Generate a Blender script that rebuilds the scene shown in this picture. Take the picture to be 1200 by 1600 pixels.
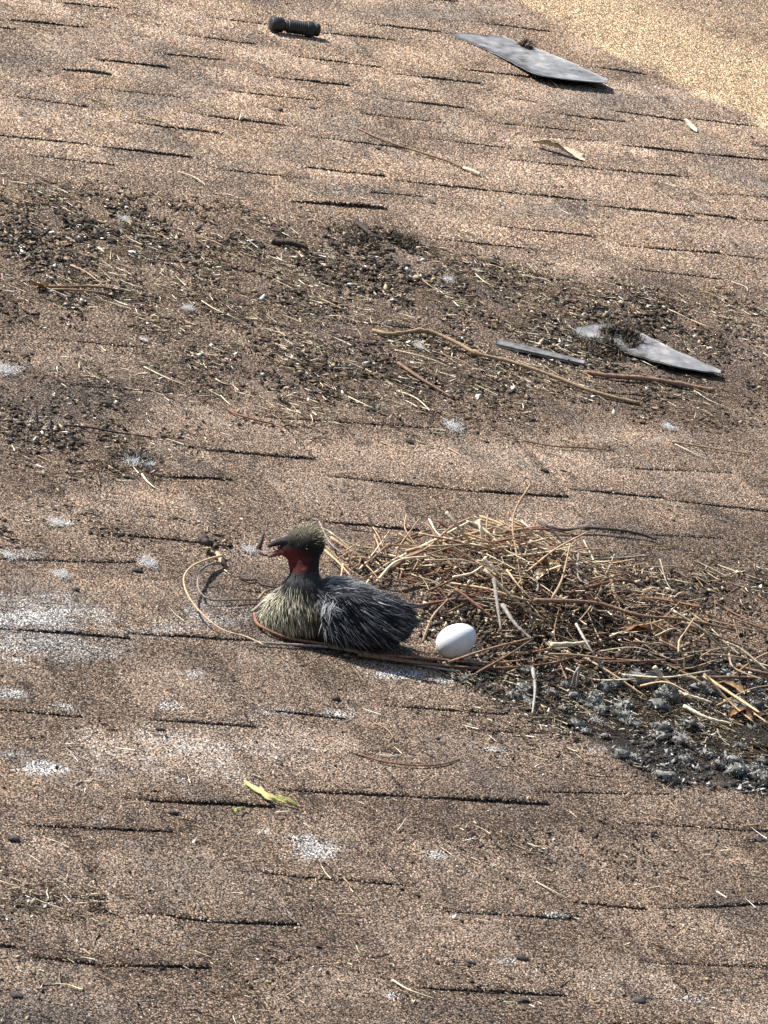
import bpy, bmesh, math, random
import numpy as np
from mathutils import Matrix, Vector

# ------------------------------------------------------------------ camera, sky, sun, exposure
PITCH, YAW, THETA = math.radians(10.8), math.radians(24.3), math.radians(32.7)
FPX, DIST = 8000.0, 4.96                       # focal length in photo pixels, metres to picture centre
SUN_VIEW = (-0.50, 0.86, 0.04)                 # towards the sun: right, up, away from camera
EXPOSURE = 1.24

scene = bpy.context.scene
for o in list(bpy.data.objects):
    bpy.data.objects.remove(o)
COL = scene.collection

fwd = np.array([math.sin(YAW) * math.cos(PITCH), math.cos(YAW) * math.cos(PITCH), math.sin(PITCH)])
rgt = np.array([math.cos(YAW), -math.sin(YAW), 0.0])
upv = np.cross(rgt, fwd)
cam_d = bpy.data.cameras.new('camera')
cam = bpy.data.objects.new('camera', cam_d)
COL.objects.link(cam)
cam.location = Vector(-DIST * fwd)
cam.rotation_euler = (math.pi / 2 + PITCH, 0, -YAW)
cam_d.sensor_fit = 'VERTICAL'
cam_d.sensor_height = 36.0
cam_d.sensor_width = 27.0
cam_d.lens = 36.0 * FPX / 1600.0
cam_d.clip_start = 0.05
cam_d.clip_end = 500
scene.camera = cam

sun_dir = SUN_VIEW[0] * rgt + SUN_VIEW[1] * upv + SUN_VIEW[2] * fwd
sun_dir /= np.linalg.norm(sun_dir)
world = bpy.data.worlds.new('World')
scene.world = world
world.use_nodes = True
wn = world.node_tree
sky = wn.nodes.new('ShaderNodeTexSky')
sky.sky_type = 'NISHITA'
sky.sun_disc = False
sky.sun_elevation = math.asin(sun_dir[2])
sky.sun_rotation = math.atan2(sun_dir[0], sun_dir[1])
bg = wn.nodes['Background']
bg.inputs['Strength'].default_value = 0.085
wn.links.new(sky.outputs[0], bg.inputs['Color'])

sun_l = bpy.data.lights.new('sun', 'SUN')
sun_l.energy = 4.6
sun_l.angle = math.radians(0.53)
sun_l.color = (1.0, 0.95, 0.87)
sun = bpy.data.objects.new('sun', sun_l)
COL.objects.link(sun)
sun.rotation_euler = Vector(sun_dir).to_track_quat('Z', 'Y').to_euler()
sun.location = Vector(sun_dir * 6)

scene.view_settings.view_transform = 'Standard'
scene.view_settings.look = 'None'
scene.view_settings.gamma = 1
scene.view_settings.use_curve_mapping = False
scene.view_settings.exposure = EXPOSURE
scene.cycles.max_bounces = 6

# ------------------------------------------------------------------ roof frame and pixel helpers
# roof coordinates: u along the level courses, v up the slope, n off the surface
ROT = Matrix.Rotation(THETA, 4, 'X')
RN = np.array(ROT.to_3x3())
Cl = RN.T @ (-DIST * fwd)
Fl, Rl, Ul = RN.T @ fwd, RN.T @ rgt, RN.T @ upv
Zl = RN.T @ np.array([0, 0, 1.0])
rng = np.random.default_rng(11)
random.seed(5)


def at(px, py, h=0.0):
    px = np.asarray(px, float); py = np.asarray(py, float); h = np.asarray(h, float)
    d = Fl + Rl * ((px - 600) / FPX)[..., None] - Ul * ((py - 800) / FPX)[..., None]
    t = (h - Cl[2]) / d[..., 2]
    return Cl + d * t[..., None]


def proj(P):
    d = np.asarray(P) - Cl
    z = d @ Fl
    return 600 + FPX * (d @ Rl) / z, 800 - FPX * (d @ Ul) / z


def h01(ix, iy, s):
    n = (ix.astype(np.int64) * 374761393 + iy.astype(np.int64) * 668265263 + s * 1442695041) & 0x7fffffff
    n = ((n ^ (n >> 13)) * 1274126177) & 0x7fffffff
    return ((n ^ (n >> 16)) & 0xffff) / 65535.0


def vnoise(x, y, s=0):
    ix, iy = np.floor(x), np.floor(y)
    fx, fy = x - ix, y - iy
    fx = fx * fx * (3 - 2 * fx); fy = fy * fy * (3 - 2 * fy)
    a, b = h01(ix, iy, s), h01(ix + 1, iy, s)
    c, d = h01(ix, iy + 1, s), h01(ix + 1, iy + 1, s)
    return (a * (1 - fx) + b * fx) * (1 - fy) + (c * (1 - fx) + d * fx) * fy


def fbm(x, y, s=0, o=4):
    r, a, t = 0, 1.0, 0
    for i in range(o):
        r = r + a * vnoise(x * 2 ** i, y * 2 ** i, s + i * 7); t += a; a *= 0.55
    return r / t


def sst(a, b, x):
    t = np.clip((x - a) / (b - a), 0, 1)
    return t * t * (3 - 2 * t)


# ------------------------------------------------------------------ mesh helpers
def mesh_np(name, V, F, mat, colors=None, smooth=False):
    """F: list of (k,4) / (k,3) int arrays"""
    me = bpy.data.meshes.new(name)
    V = np.asarray(V, np.float32)
    if isinstance(F, np.ndarray):
        F = [F]
    F = [np.asarray(f, np.int32) for f in F if len(f)]
    nl = sum(f.size for f in F); nf = sum(len(f) for f in F)
    me.vertices.add(len(V)); me.vertices.foreach_set('co', V.ravel())
    me.loops.add(nl); me.polygons.add(nf)
    me.loops.foreach_set('vertex_index', np.concatenate([f.ravel() for f in F]))
    st, s0 = [], 0
    for f in F:
        st.append(s0 + np.arange(len(f)) * f.shape[1]); s0 += f.size
    me.polygons.foreach_set('loop_start', np.concatenate(st).astype(np.int32))
    me.update(calc_edges=True)
    if colors is not None:
        ca = me.color_attributes.new('col', 'FLOAT_COLOR', 'POINT')
        c4 = np.ones((len(V), 4), np.float32); c4[:, :3] = colors
        ca.data.foreach_set('color', c4.ravel())
    if smooth:
        me.shade_smooth()
    if mat is not None:
        me.materials.append(mat)
    return me


def link(name, me, parent=None, origin=(0, 0, 0)):
    o = bpy.data.objects.new(name, me)
    COL.objects.link(o)
    if parent is not None:
        o.parent = parent
        o.location = origin
    else:
        o.matrix_world = ROT @ Matrix.Translation(Vector(origin))
    return o


def tag(o, label=None, cat=None, group=None, kind=None):
    if label: o['label'] = label
    if cat: o['category'] = cat
    if group: o['group'] = group
    if kind: o['kind'] = kind
    return o


def empty(name, origin):
    o = bpy.data.objects.new(name, None)
    COL.objects.link(o)
    o.empty_display_size = 0.02
    o.matrix_world = ROT @ Matrix.Translation(Vector(origin))
    return o


def single(name, V, F, mat, label, cat, group=None, colors=None, smooth=False, base=None):
    V = np.asarray(V, float)
    if base is None:
        base = np.array([V[:, 0].mean(), V[:, 1].mean(), V[:, 2].min()])
    return tag(link(name, mesh_np(name, V - base, F, mat, colors, smooth), None, base), label, cat, group)


def part(name, V, F, mat, root, base, colors=None, smooth=False):
    return link(name, mesh_np(name, np.asarray(V, float) - np.asarray(base), F, mat, colors, smooth), root)


def catmull(P, n):
    P = np.asarray(P, float)
    if len(P) < 3:
        t = np.linspace(0, 1, n)[:, None]
        return P[0] * (1 - t) + P[-1] * t
    Q = np.vstack([2 * P[0] - P[1], P, 2 * P[-1] - P[-2]])
    out = []
    for t in np.linspace(0, len(P) - 1 - 1e-6, n):
        i = int(t); f = t - i
        a, b, c, d = Q[i], Q[i + 1], Q[i + 2], Q[i + 3]
        out.append(0.5 * (2 * b + (c - a) * f + (2 * a - 5 * b + 4 * c - d) * f * f + (3 * b - a - 3 * c + d) * f ** 3))
    return np.array(out)


def tube(P, R, k=6, bump=0.0, flat=1.0):
    """closed tube along P with radius array R"""
    P = np.asarray(P, float); n = len(P)
    R = np.broadcast_to(np.asarray(R, float), (n,))
    T = np.gradient(P, axis=0); T /= np.linalg.norm(T, axis=1)[:, None] + 1e-12
    ref = np.array([0, 0, 1.0]) if abs(T[0][2]) < 0.9 else np.array([1.0, 0, 0])
    V = []
    for i in range(n):
        a = np.cross(T[i], ref); a /= np.linalg.norm(a) + 1e-12
        b = np.cross(a, T[i]); ref = b
        ang = np.arange(k) * 2 * math.pi / k
        rr = R[i] * (1 + bump * rng.normal(0, 1, k))
        V.append(P[i] + a * (np.cos(ang) * rr)[:, None] + b * (np.sin(ang) * rr * flat)[:, None])
    V = np.concatenate(V)
    V = np.vstack([V, P[0], P[-1]])
    i = np.arange(n - 1)[:, None]; j = np.arange(k)[None, :]
    q = np.stack([i * k + j, i * k + (j + 1) % k, (i + 1) * k + (j + 1) % k, (i + 1) * k + j], -1).reshape(-1, 4)
    j = np.arange(k)
    c0 = np.stack([np.full(k, n * k), (j + 1) % k, j], -1)
    c1 = np.stack([np.full(k, n * k + 1), (n - 1) * k + j, (n - 1) * k + (j + 1) % k], -1)
    return V, [q, np.vstack([c0, c1])]


def randrot(n):
    q = rng.normal(size=(n, 4)); q /= np.linalg.norm(q, axis=1)[:, None]
    w, x, y, z = q.T
    return np.stack([np.stack([1 - 2 * (y * y + z * z), 2 * (x * y - z * w), 2 * (x * z + y * w)], -1),
                     np.stack([2 * (x * y + z * w), 1 - 2 * (x * x + z * z), 2 * (y * z - x * w)], -1),
                     np.stack([2 * (x * z - y * w), 2 * (y * z + x * w), 1 - 2 * (x * x + y * y)], -1)], -2)


OCT = np.array([[1, 0, 0], [-1, 0, 0], [0, 1, 0], [0, -1, 0], [0, 0, 1], [0, 0, -1.0]])
OCTF = np.array([[0, 2, 4], [2, 1, 4], [1, 3, 4], [3, 0, 4], [2, 0, 5], [1, 2, 5], [3, 1, 5], [0, 3, 5]])


def flatrot(n):
    a, t, q = rng.uniform(0, 6.28, n), rng.normal(0, .4, n), rng.normal(0, .4, n)
    z, o = np.zeros(n), np.ones(n)
    Rz = np.stack([np.stack([np.cos(a), -np.sin(a), z], -1), np.stack([np.sin(a), np.cos(a), z], -1), np.stack([z, z, o], -1)], -2)
    Rx = np.stack([np.stack([o, z, z], -1), np.stack([z, np.cos(t), -np.sin(t)], -1), np.stack([z, np.sin(t), np.cos(t)], -1)], -2)
    Ry = np.stack([np.stack([np.cos(q), z, np.sin(q)], -1), np.stack([z, o, z], -1), np.stack([-np.sin(q), z, np.cos(q)], -1)], -2)
    return Rz @ Rx @ Ry


def crumbs(P, S, C, flake=False):
    """many small uneven lumps: centres P, sizes S, colours C -> V, F, colours"""
    n = len(P)
    v = OCT[None] * (S[:, None, None] * rng.uniform(0.55, 1.35, (n, 6, 1)))
    v = np.einsum('nij,nkj->nki', flatrot(n) if flake else randrot(n), v * np.array([1.9, 0.9, 0.28] if flake else [1.5, 0.85, 0.5]))
    V = (v + P[:, None]).reshape(-1, 3)
    F = (OCTF[None] + (np.arange(n) * 6)[:, None, None]).reshape(-1, 3)
    return V, F, np.repeat(C, 6, 0)


def strands(P, D, L, W, C0, C1, bend=None, seg=2):
    """many tapered three-sided strands: root P, unit direction D, length L, radius W"""
    n = len(P)
    D = D / (np.linalg.norm(D, axis=1)[:, None] + 1e-12)
    ref = rng.normal(size=(n, 3))
    a = np.cross(D, ref); a /= np.linalg.norm(a, axis=1)[:, None] + 1e-12
    b = np.cross(D, a)
    if bend is None:
        bend = np.zeros((n, 3))
    V, C = [], []
    for s in range(seg + 1):
        t = s / seg
        c = P + D * (L * t)[:, None] + bend * (t * t)
        w = W * (1 - 0.8 * t)
        for k in range(3):
            an = k * 2.094
            V.append(c + (a * math.cos(an) + b * math.sin(an)) * w[:, None])
            C.append(C0 * (1 - t) + C1 * t)
    m = (seg + 1) * 3
    V = np.stack(V, 1).reshape(-1, 3); C = np.stack(C, 1).reshape(-1, 3)
    f = []
    for s in range(seg):
        for k in range(3):
            k2 = (k + 1) % 3
            f += [[s * 3 + k, s * 3 + k2, s * 3 + 3 + k2], [s * 3 + k, s * 3 + 3 + k2, s * 3 + 3 + k]]
    f.append([seg * 3, seg * 3 + 1, seg * 3 + 2])
    F = (np.array(f)[None] + (np.arange(n) * m)[:, None, None]).reshape(-1, 3)
    return V, F, C


def sheet(A, B, thick, m=5, curl=0.0, wob=0.0):
    """thin solid sheet lofted between two edge polylines A, B (n,3); curl lifts its middle"""
    n = len(A)
    t = np.linspace(0, 1, m)[None, :, None]
    G = A[:, None] * (1 - t) + B[:, None] * t
    G[..., 2] += curl * np.sin(np.pi * t[..., 0])
    if wob:
        G[..., 2] += wob * rng.normal(0, 1, (n, m))
    top = G.reshape(-1, 3); bot = top - np.array([0, 0, thick])
    N = n * m
    i = np.arange(n - 1)[:, None]; j = np.arange(m - 1)[None]
    q = np.stack([i * m + j, i * m + j + 1, (i + 1) * m + j + 1, (i + 1) * m + j], -1).reshape(-1, 4)
    rim = [r * m for r in range(n)] + [(n - 1) * m + c for c in range(1, m)] + [r * m + m - 1 for r in range(n - 2, -1, -1)] + [c for c in range(m - 2, 0, -1)]
    rim = np.array(rim); nx = np.roll(rim, -1)
    s = np.stack([rim, nx, nx + N, rim + N], -1)
    return np.vstack([top, bot]), [q[:, ::-1], q + N, s]


# ------------------------------------------------------------------ materials
def new_mat(name, rough=0.85, metal=0.0, spec=0.3):
    m = bpy.data.materials.new(name); m.use_nodes = True
    nt = m.node_tree; b = nt.nodes['Principled BSDF']
    b.inputs['Roughness'].default_value = rough
    b.inputs['Metallic'].default_value = metal
    b.inputs['Specular IOR Level'].default_value = spec
    return m, nt, b


def noise_node(nt, scale, detail=4, coord='Object'):
    tc = nt.nodes.new('ShaderNodeTexCoord')
    n = nt.nodes.new('ShaderNodeTexNoise')
    n.inputs['Scale'].default_value = scale; n.inputs['Detail'].default_value = detail
    nt.links.new(tc.outputs[coord], n.inputs['Vector'])
    return n


def ramp(nt, src, stops):
    r = nt.nodes.new('ShaderNodeValToRGB')
    while len(r.color_ramp.elements) < len(stops):
        r.color_ramp.elements.new(0.5)
    for e, (p, c) in zip(r.color_ramp.elements, stops):
        e.position = p; e.color = (*c, 1)
    nt.links.new(src, r.inputs[0])
    return r


def mult(nt, a, b):
    m = nt.nodes.new('ShaderNodeMix'); m.data_type = 'RGBA'; m.blend_type = 'MULTIPLY'
    m.inputs[0].default_value = 1.0
    nt.links.new(a, m.inputs[6]); nt.links.new(b, m.inputs[7])
    return m.outputs[2]


def bump(nt, b, src, dist, strength=1.0):
    n = nt.nodes.new('ShaderNodeBump')
    n.inputs['Distance'].default_value = dist; n.inputs['Strength'].default_value = strength
    nt.links.new(src, n.inputs['Height']); nt.links.new(n.outputs[0], b.inputs['Normal'])


def attr_mat(name, rough=0.9, nscale=900, lo=0.6, hi=1.3, bdist=0.0, spec=0.2, sss=0.0):
    """colour from the piece's own 'col' attribute, broken up with fine noise"""
    m, nt, b = new_mat(name, rough, spec=spec)
    a = nt.nodes.new('ShaderNodeAttribute'); a.attribute_name = 'col'
    n = noise_node(nt, nscale, 3)
    r = ramp(nt, n.outputs[0], [(0.3, (lo,) * 3), (0.7, (hi,) * 3)])
    nt.links.new(mult(nt, a.outputs['Color'], r.outputs[0]), b.inputs['Base Color'])
    if bdist:
        bump(nt, b, n.outputs[0], bdist)
    return m


def bark_mat(name, c0, c1, scale=350, rough=0.8):
    m, nt, b = new_mat(name, rough)
    n = noise_node(nt, scale, 5)
    oi = nt.nodes.new('ShaderNodeObjectInfo')
    r = ramp(nt, n.outputs[0], [(0.3, c0), (0.7, c1)])
    v = ramp(nt, oi.outputs['Random'], [(0, (0.65,) * 3), (1, (1.25,) * 3)])
    nt.links.new(mult(nt, r.outputs[0], v.outputs[0]), b.inputs['Base Color'])
    bump(nt, b, n.outputs[0], 0.0006)
    return m


M = {}
M['granule'] = attr_mat('granule', 0.85, 700, 0.8, 1.2, spec=0.25)
M['litter'] = attr_mat('litter', 0.9, 900, 0.55, 1.35)
M['fluff'] = attr_mat('fluff', 0.95, 600, 0.85, 1.15, spec=0.06)
M['skin'] = attr_mat('skin', 0.8, 900, 0.6, 1.4, 0.0006, spec=0.1)
M['twig_brown'] = bark_mat('twig_brown', (0.10, 0.055, 0.035), (0.27, 0.165, 0.105))
M['twig_red'] = bark_mat('twig_red', (0.13, 0.055, 0.035), (0.30, 0.15, 0.10))
M['twig_tan'] = bark_mat('twig_tan', (0.26, 0.17, 0.10), (0.50, 0.36, 0.22))
M['twig_grey'] = bark_mat('twig_grey', (0.15, 0.13, 0.12), (0.36, 0.32, 0.28))
M['twig_pale'] = bark_mat('twig_pale', (0.45, 0.36, 0.24), (0.72, 0.62, 0.45))
M['twig_dark'] = bark_mat('twig_dark', (0.025, 0.02, 0.018), (0.10, 0.075, 0.06))
M['dead_leaf'] = bark_mat('dead_leaf', (0.30, 0.19, 0.09), (0.52, 0.36, 0.19), 160, 0.7)
M['brown_leaf'] = bark_mat('brown_leaf', (0.14, 0.07, 0.035), (0.30, 0.17, 0.09), 160, 0.7)
M['green_leaf'] = bark_mat('green_leaf', (0.24, 0.23, 0.07), (0.44, 0.39, 0.16), 200, 0.6)
M['clod_dark'] = bark_mat('clod_dark', (0.018, 0.016, 0.015), (0.11, 0.10, 0.09), 260, 0.95)
M['clod_grey'] = bark_mat('clod_grey', (0.07, 0.07, 0.065), (0.42, 0.41, 0.37), 150, 0.95)

m, nt, b = new_mat('plastic_black', 0.5)
n = noise_node(nt, 90)
nt.links.new(ramp(nt, n.outputs[0], [(0.35, (0.012, 0.013, 0.013)), (0.75, (0.05, 0.05, 0.045))]).outputs[0], b.inputs['Base Color'])
M['plastic'] = m
m, nt, b = new_mat('galvanised', 0.55, 0.0, 0.4)
n = noise_node(nt, 55, 6)
r = ramp(nt, n.outputs[0], [(0.34, (0.07, 0.06, 0.05)), (0.44, (0.14, 0.137, 0.133)), (0.58, (0.19, 0.19, 0.19)), (0.72, (0.32, 0.30, 0.27))])
nt.links.new(r.outputs[0], b.inputs['Base Color'])
bump(nt, b, n.outputs[0], 0.0015)
M['metal'] = m
m, nt, b = new_mat('weathered_strip', 0.8)
n = noise_node(nt, 120, 5)
nt.links.new(ramp(nt, n.outputs[0], [(0.3, (0.05, 0.05, 0.05)), (0.7, (0.19, 0.185, 0.18))]).outputs[0], b.inputs['Base Color'])
M['strip'] = m
m, nt, b = new_mat('eggshell', 0.55, spec=0.35)
n = noise_node(nt, 70, 5)
nt.links.new(ramp(nt, n.outputs[0], [(0.3, (0.42, 0.42, 0.42)), (0.42, (0.56, 0.58, 0.61)), (0.7, (0.63, 0.645, 0.665))]).outputs[0], b.inputs['Base Color'])
b.inputs['Subsurface Weight'].default_value = 0.15
b.inputs['Subsurface Radius'].default_value = (0.004, 0.003, 0.002)
bump(nt, b, noise_node(nt, 900, 2).outputs[0], 0.00015)
M['egg'] = m
m, nt, b = new_mat('eye', 0.12, spec=0.5)
n = noise_node(nt, 300)
nt.links.new(ramp(nt, n.outputs[0], [(0.3, (0.006, 0.005, 0.005)), (0.7, (0.02, 0.014, 0.012))]).outputs[0], b.inputs['Base Color'])
M['eye'] = m

# asphalt between and beyond the granules: cell pattern of granule colours on the wear map in 'col'
m, nt, b = new_mat('asphalt_shingle', 0.95, spec=0.15)
a = nt.nodes.new('ShaderNodeAttribute'); a.attribute_name = 'col'
tc = nt.nodes.new('ShaderNodeTexCoord')
vo = nt.nodes.new('ShaderNodeTexVoronoi'); vo.inputs['Scale'].default_value = 430
nt.links.new(tc.outputs['Object'], vo.inputs['Vector'])
hs = nt.nodes.new('ShaderNodeSeparateColor'); nt.links.new(vo.outputs['Color'], hs.inputs[0])
cr = ramp(nt, hs.outputs[0], [(0.0, (0.12,) * 3), (0.45, (0.5, 0.47, 0.45)), (0.8, (0.85, 0.8, 0.75)), (1.0, (1.3, 1.25, 1.15))])
dr = ramp(nt, vo.outputs['Distance'], [(0.25, (1, 1, 1)), (0.6, (0.2, 0.2, 0.2))])
nt.links.new(mult(nt, mult(nt, a.outputs['Color'], cr.outputs[0]), dr.outputs[0]), b.inputs['Base Color'])
inv = nt.nodes.new('ShaderNodeMath'); inv.operation = 'SUBTRACT'; inv.inputs[0].default_value = 1
nt.links.new(vo.outputs['Distance'], inv.inputs[1])
bump(nt, b, inv.outputs[0], 0.0012)
M['shingle'] = m

# ------------------------------------------------------------------ wear map of the roof (colour of the granules themselves)
WHITE = [(30, 968, 90, 13, 1), (120, 958, 80, 8, .6), (60, 1000, 90, 7, .8), (150, 1022, 50, 6, .6), (20, 1030, 40, 6, .6), (240, 985, 80, 10, .45),
         (265, 1105, 22, 7, .9), (20, 1085, 30, 7, .9), (95, 1106, 22, 5, .7), (60, 1200, 42, 11, 1), (20, 1178, 40, 5, .6), (40, 1165, 30, 5, .4),
         (490, 1328, 42, 19, .95), (470, 1310, 40, 6, .8), (678, 1336, 22, 7, .9), (617, 1556, 16, 8, .9), (430, 1113, 26, 5, .8), (525, 1117, 26, 6, .8),
         (330, 1168, 70, 8, .5), (140, 1142, 22, 5, .5), (310, 1053, 26, 7, .6), (95, 816, 26, 6, .7), (620, 1056, 50, 8, .85), (700, 1064, 50, 6, .6),
         (870, 1434, 28, 6, .8), (20, 577, 28, 7, .8), (60, 655, 40, 9, .45), (300, 400, 18, 5, .4), (340, 960, 60, 20, .35), (435, 1000, 40, 10, .25),
         (1080, 1560, 30, 8, .6), (1150, 1545, 25, 6, .5), (790, 1503, 16, 5, .7), (690, 450, 16, 5, .4), (930, 1172, 20, 6, .3), (160, 1285, 20, 5, .5),
         (60, 985, 190, 52, .50), (300, 1180, 200, 60, .25), (30, 865, 50, 14, .35), (780, 1172, 30, 5, .5), (20, 1012, 60, 6, .7), (420, 1295, 20, 8, .5)]
WARM = [(900, 40, 100, 60), (40, 1505, 45, 22), (185, 655, 30, 14), (130, 125, 60, 20), (370, 215, 60, 22), (640, 95, 90, 25), (330, 320, 70, 20), (700, 770, 60, 20),
        (590, 268, 60, 14), (880, 350, 110, 30), (1050, 810, 60, 16), (290, 770, 80, 20), (1000, 1395, 120, 22), (170, 910, 50, 8), (400, 150, 80, 20)]
GREY = [(30, 90, 110, 26), (235, 158, 60, 16), (210, 245, 50, 12), (700, 20, 130, 16), (880, 330, 70, 18), (960, 160, 100, 22), (560, 300, 60, 10), (60, 1590, 130, 30), (120, 620, 150, 40)]


def skirt(px, py):
    """dark soil and droppings spilling from the front of the nest"""
    lo = np.interp(px, [660, 700, 780, 900, 1000, 1060, 1200, 1400], [1030, 1056, 1092, 1140, 1205, 1226, 1236, 1250])
    hi = np.interp(px, [660, 760, 900, 1200], [1030, 1000, 990, 1030])
    return sst(-16, 14, lo - py) * sst(-10, 30, py - hi) * sst(650, 720, px)


def dens(px, py):
    """how thickly litter and fine soil cover the shingles"""
    up = np.interp(px, [-200, 0, 330, 560, 720, 900, 1200, 1400], [255, 268, 305, 345, 385, 425, 465, 480])
    lo = np.interp(px, [-200, 0, 200, 400, 800, 1200, 1400], [780, 765, 760, 700, 690, 690, 700])
    band = sst(-14, 26, py - up) * sst(-25, 50, lo - py)
    bl = 0.0
    for cx, cy, rx, ry, w in ((150, 370, 330, 85, .8), (560, 430, 330, 90, .7), (960, 520, 240, 70, .9), (600, 580, 300, 80, .6), (110, 680, 170, 60, .55), (150, 470, 250, 60, .45), (1050, 620, 200, 60, .4)):
        bl = np.maximum(bl, w * np.exp(-((px - cx) / rx) ** 2 - ((py - cy) / ry) ** 2))
    d = band * (0.12 + bl)
    for cx, cy, rx, ry, w in ((1080, 920, 170, 36, .8), (1060, 1130, 200, 60, .8), (80, 830, 160, 26, .3), (1000, 1320, 220, 28, .2), (90, 1410, 130, 30, .2), (480, 1520, 250, 40, .1), (330, 850, 60, 30, .3)):
        d = np.maximum(d, w * np.exp(-((px - cx) / rx) ** 2 - ((py - cy) / ry) ** 2))
    return np.maximum(d, 1.5 * skirt(px, py))


def wear(P):
    """mean granule colour at roof points P"""
    u, v = P[:, 0], P[:, 1]
    px, py = proj(np.stack([u, v, np.zeros_like(u)], 1))
    n1 = fbm(u * 9 + 3, v * 4.5, 1); n2 = fbm(u * 26, v * 12, 5); n3 = fbm(u * 110, v * 60, 9, 3)
    c = np.array([0.325, 0.238, 0.175]) * np.ones((len(u), 1))
    c = c * (0.80 + 0.40 * n1)[:, None]
    st = fbm(u * 6 + 70, v * 17, 61, 5)
    c = c * (.76 + .46 * sst(.25, .72, st))[:, None]
    # orange-buff and grey patches between shingle batches
    wm = 0.55 * sst(.52, .75, n2)
    for cx, cy, rx, ry in WARM:
        wm = np.maximum(wm, 0.9 * np.exp(-((px - cx) / rx) ** 2 - ((py - cy) / ry) ** 2))
    c = c * (1 - wm[:, None]) + np.array([0.42, 0.298, 0.205]) * wm[:, None]
    gr = 0.5 * sst(.55, .75, fbm(u * 15 + 40, v * 7, 17))
    for cx, cy, rx, ry in GREY:
        gr = np.maximum(gr, 0.75 * np.exp(-((px - cx) / rx) ** 2 - ((py - cy) / ry) ** 2))
    c = c * (1 - gr[:, None]) + np.array([0.17, 0.145, 0.125]) * gr[:, None]
    # the lower roof is greyer and dirtier
    low = .75 * sst(260, 560, py) + .25 * sst(600, 1400, py)
    c = c * (1 - low[:, None] * np.array([.23, .215, .19]))
    # swath of granules blended to a paler, warmer buff
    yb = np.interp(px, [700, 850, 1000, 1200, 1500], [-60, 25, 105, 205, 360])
    buff_mask = sst(-7, 13, (yb - py) + 26 * (n2 - .5))
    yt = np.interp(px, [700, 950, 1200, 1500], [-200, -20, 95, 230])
    buff_mask = buff_mask * (1 - 0.75 * sst(-20, 30, yt - py + 40 * (n2 - .5)))
    c = c * (1 - buff_mask[:, None]) + np.array([0.63, 0.46, 0.295]) * buff_mask[:, None]
    # soil worked into the litter zones
    d = np.clip(dens(px, py) * (0.4 + 1.2 * n2), 0, 1)
    c = c * (1 - 0.55 * d[:, None]) + np.array([0.07, 0.048, 0.034]) * 0.55 * d[:, None]
    k = np.clip(skirt(px, py + 26 * (n2 - .5)) * (.55 + .7 * n3), 0, .9)[:, None]
    c = c * (1 - k) + np.array([.032, .028, .025]) * k
    sp = sst(.66, .8, n3) * 0.55
    c = c * (1 - sp[:, None])
    # dried white droppings
    w = np.zeros_like(u)
    for cx, cy, rx, ry, s in WHITE:
        e = ((px - cx) / rx) ** 2 + ((py - cy) / ry) ** 2
        w = np.maximum(w, s * sst(1.5, .2, e + 1.5 * (n3 - .5) + 1.0 * (n2 - .5)))
    w = w * sst(.34, .60, fbm(u * 42, v * 85, 33, 4) + .36 * w - .06)
    c = c * (1 - w[:, None]) + np.array([0.50, 0.49, 0.475]) * w[:, None]
    return c


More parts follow.
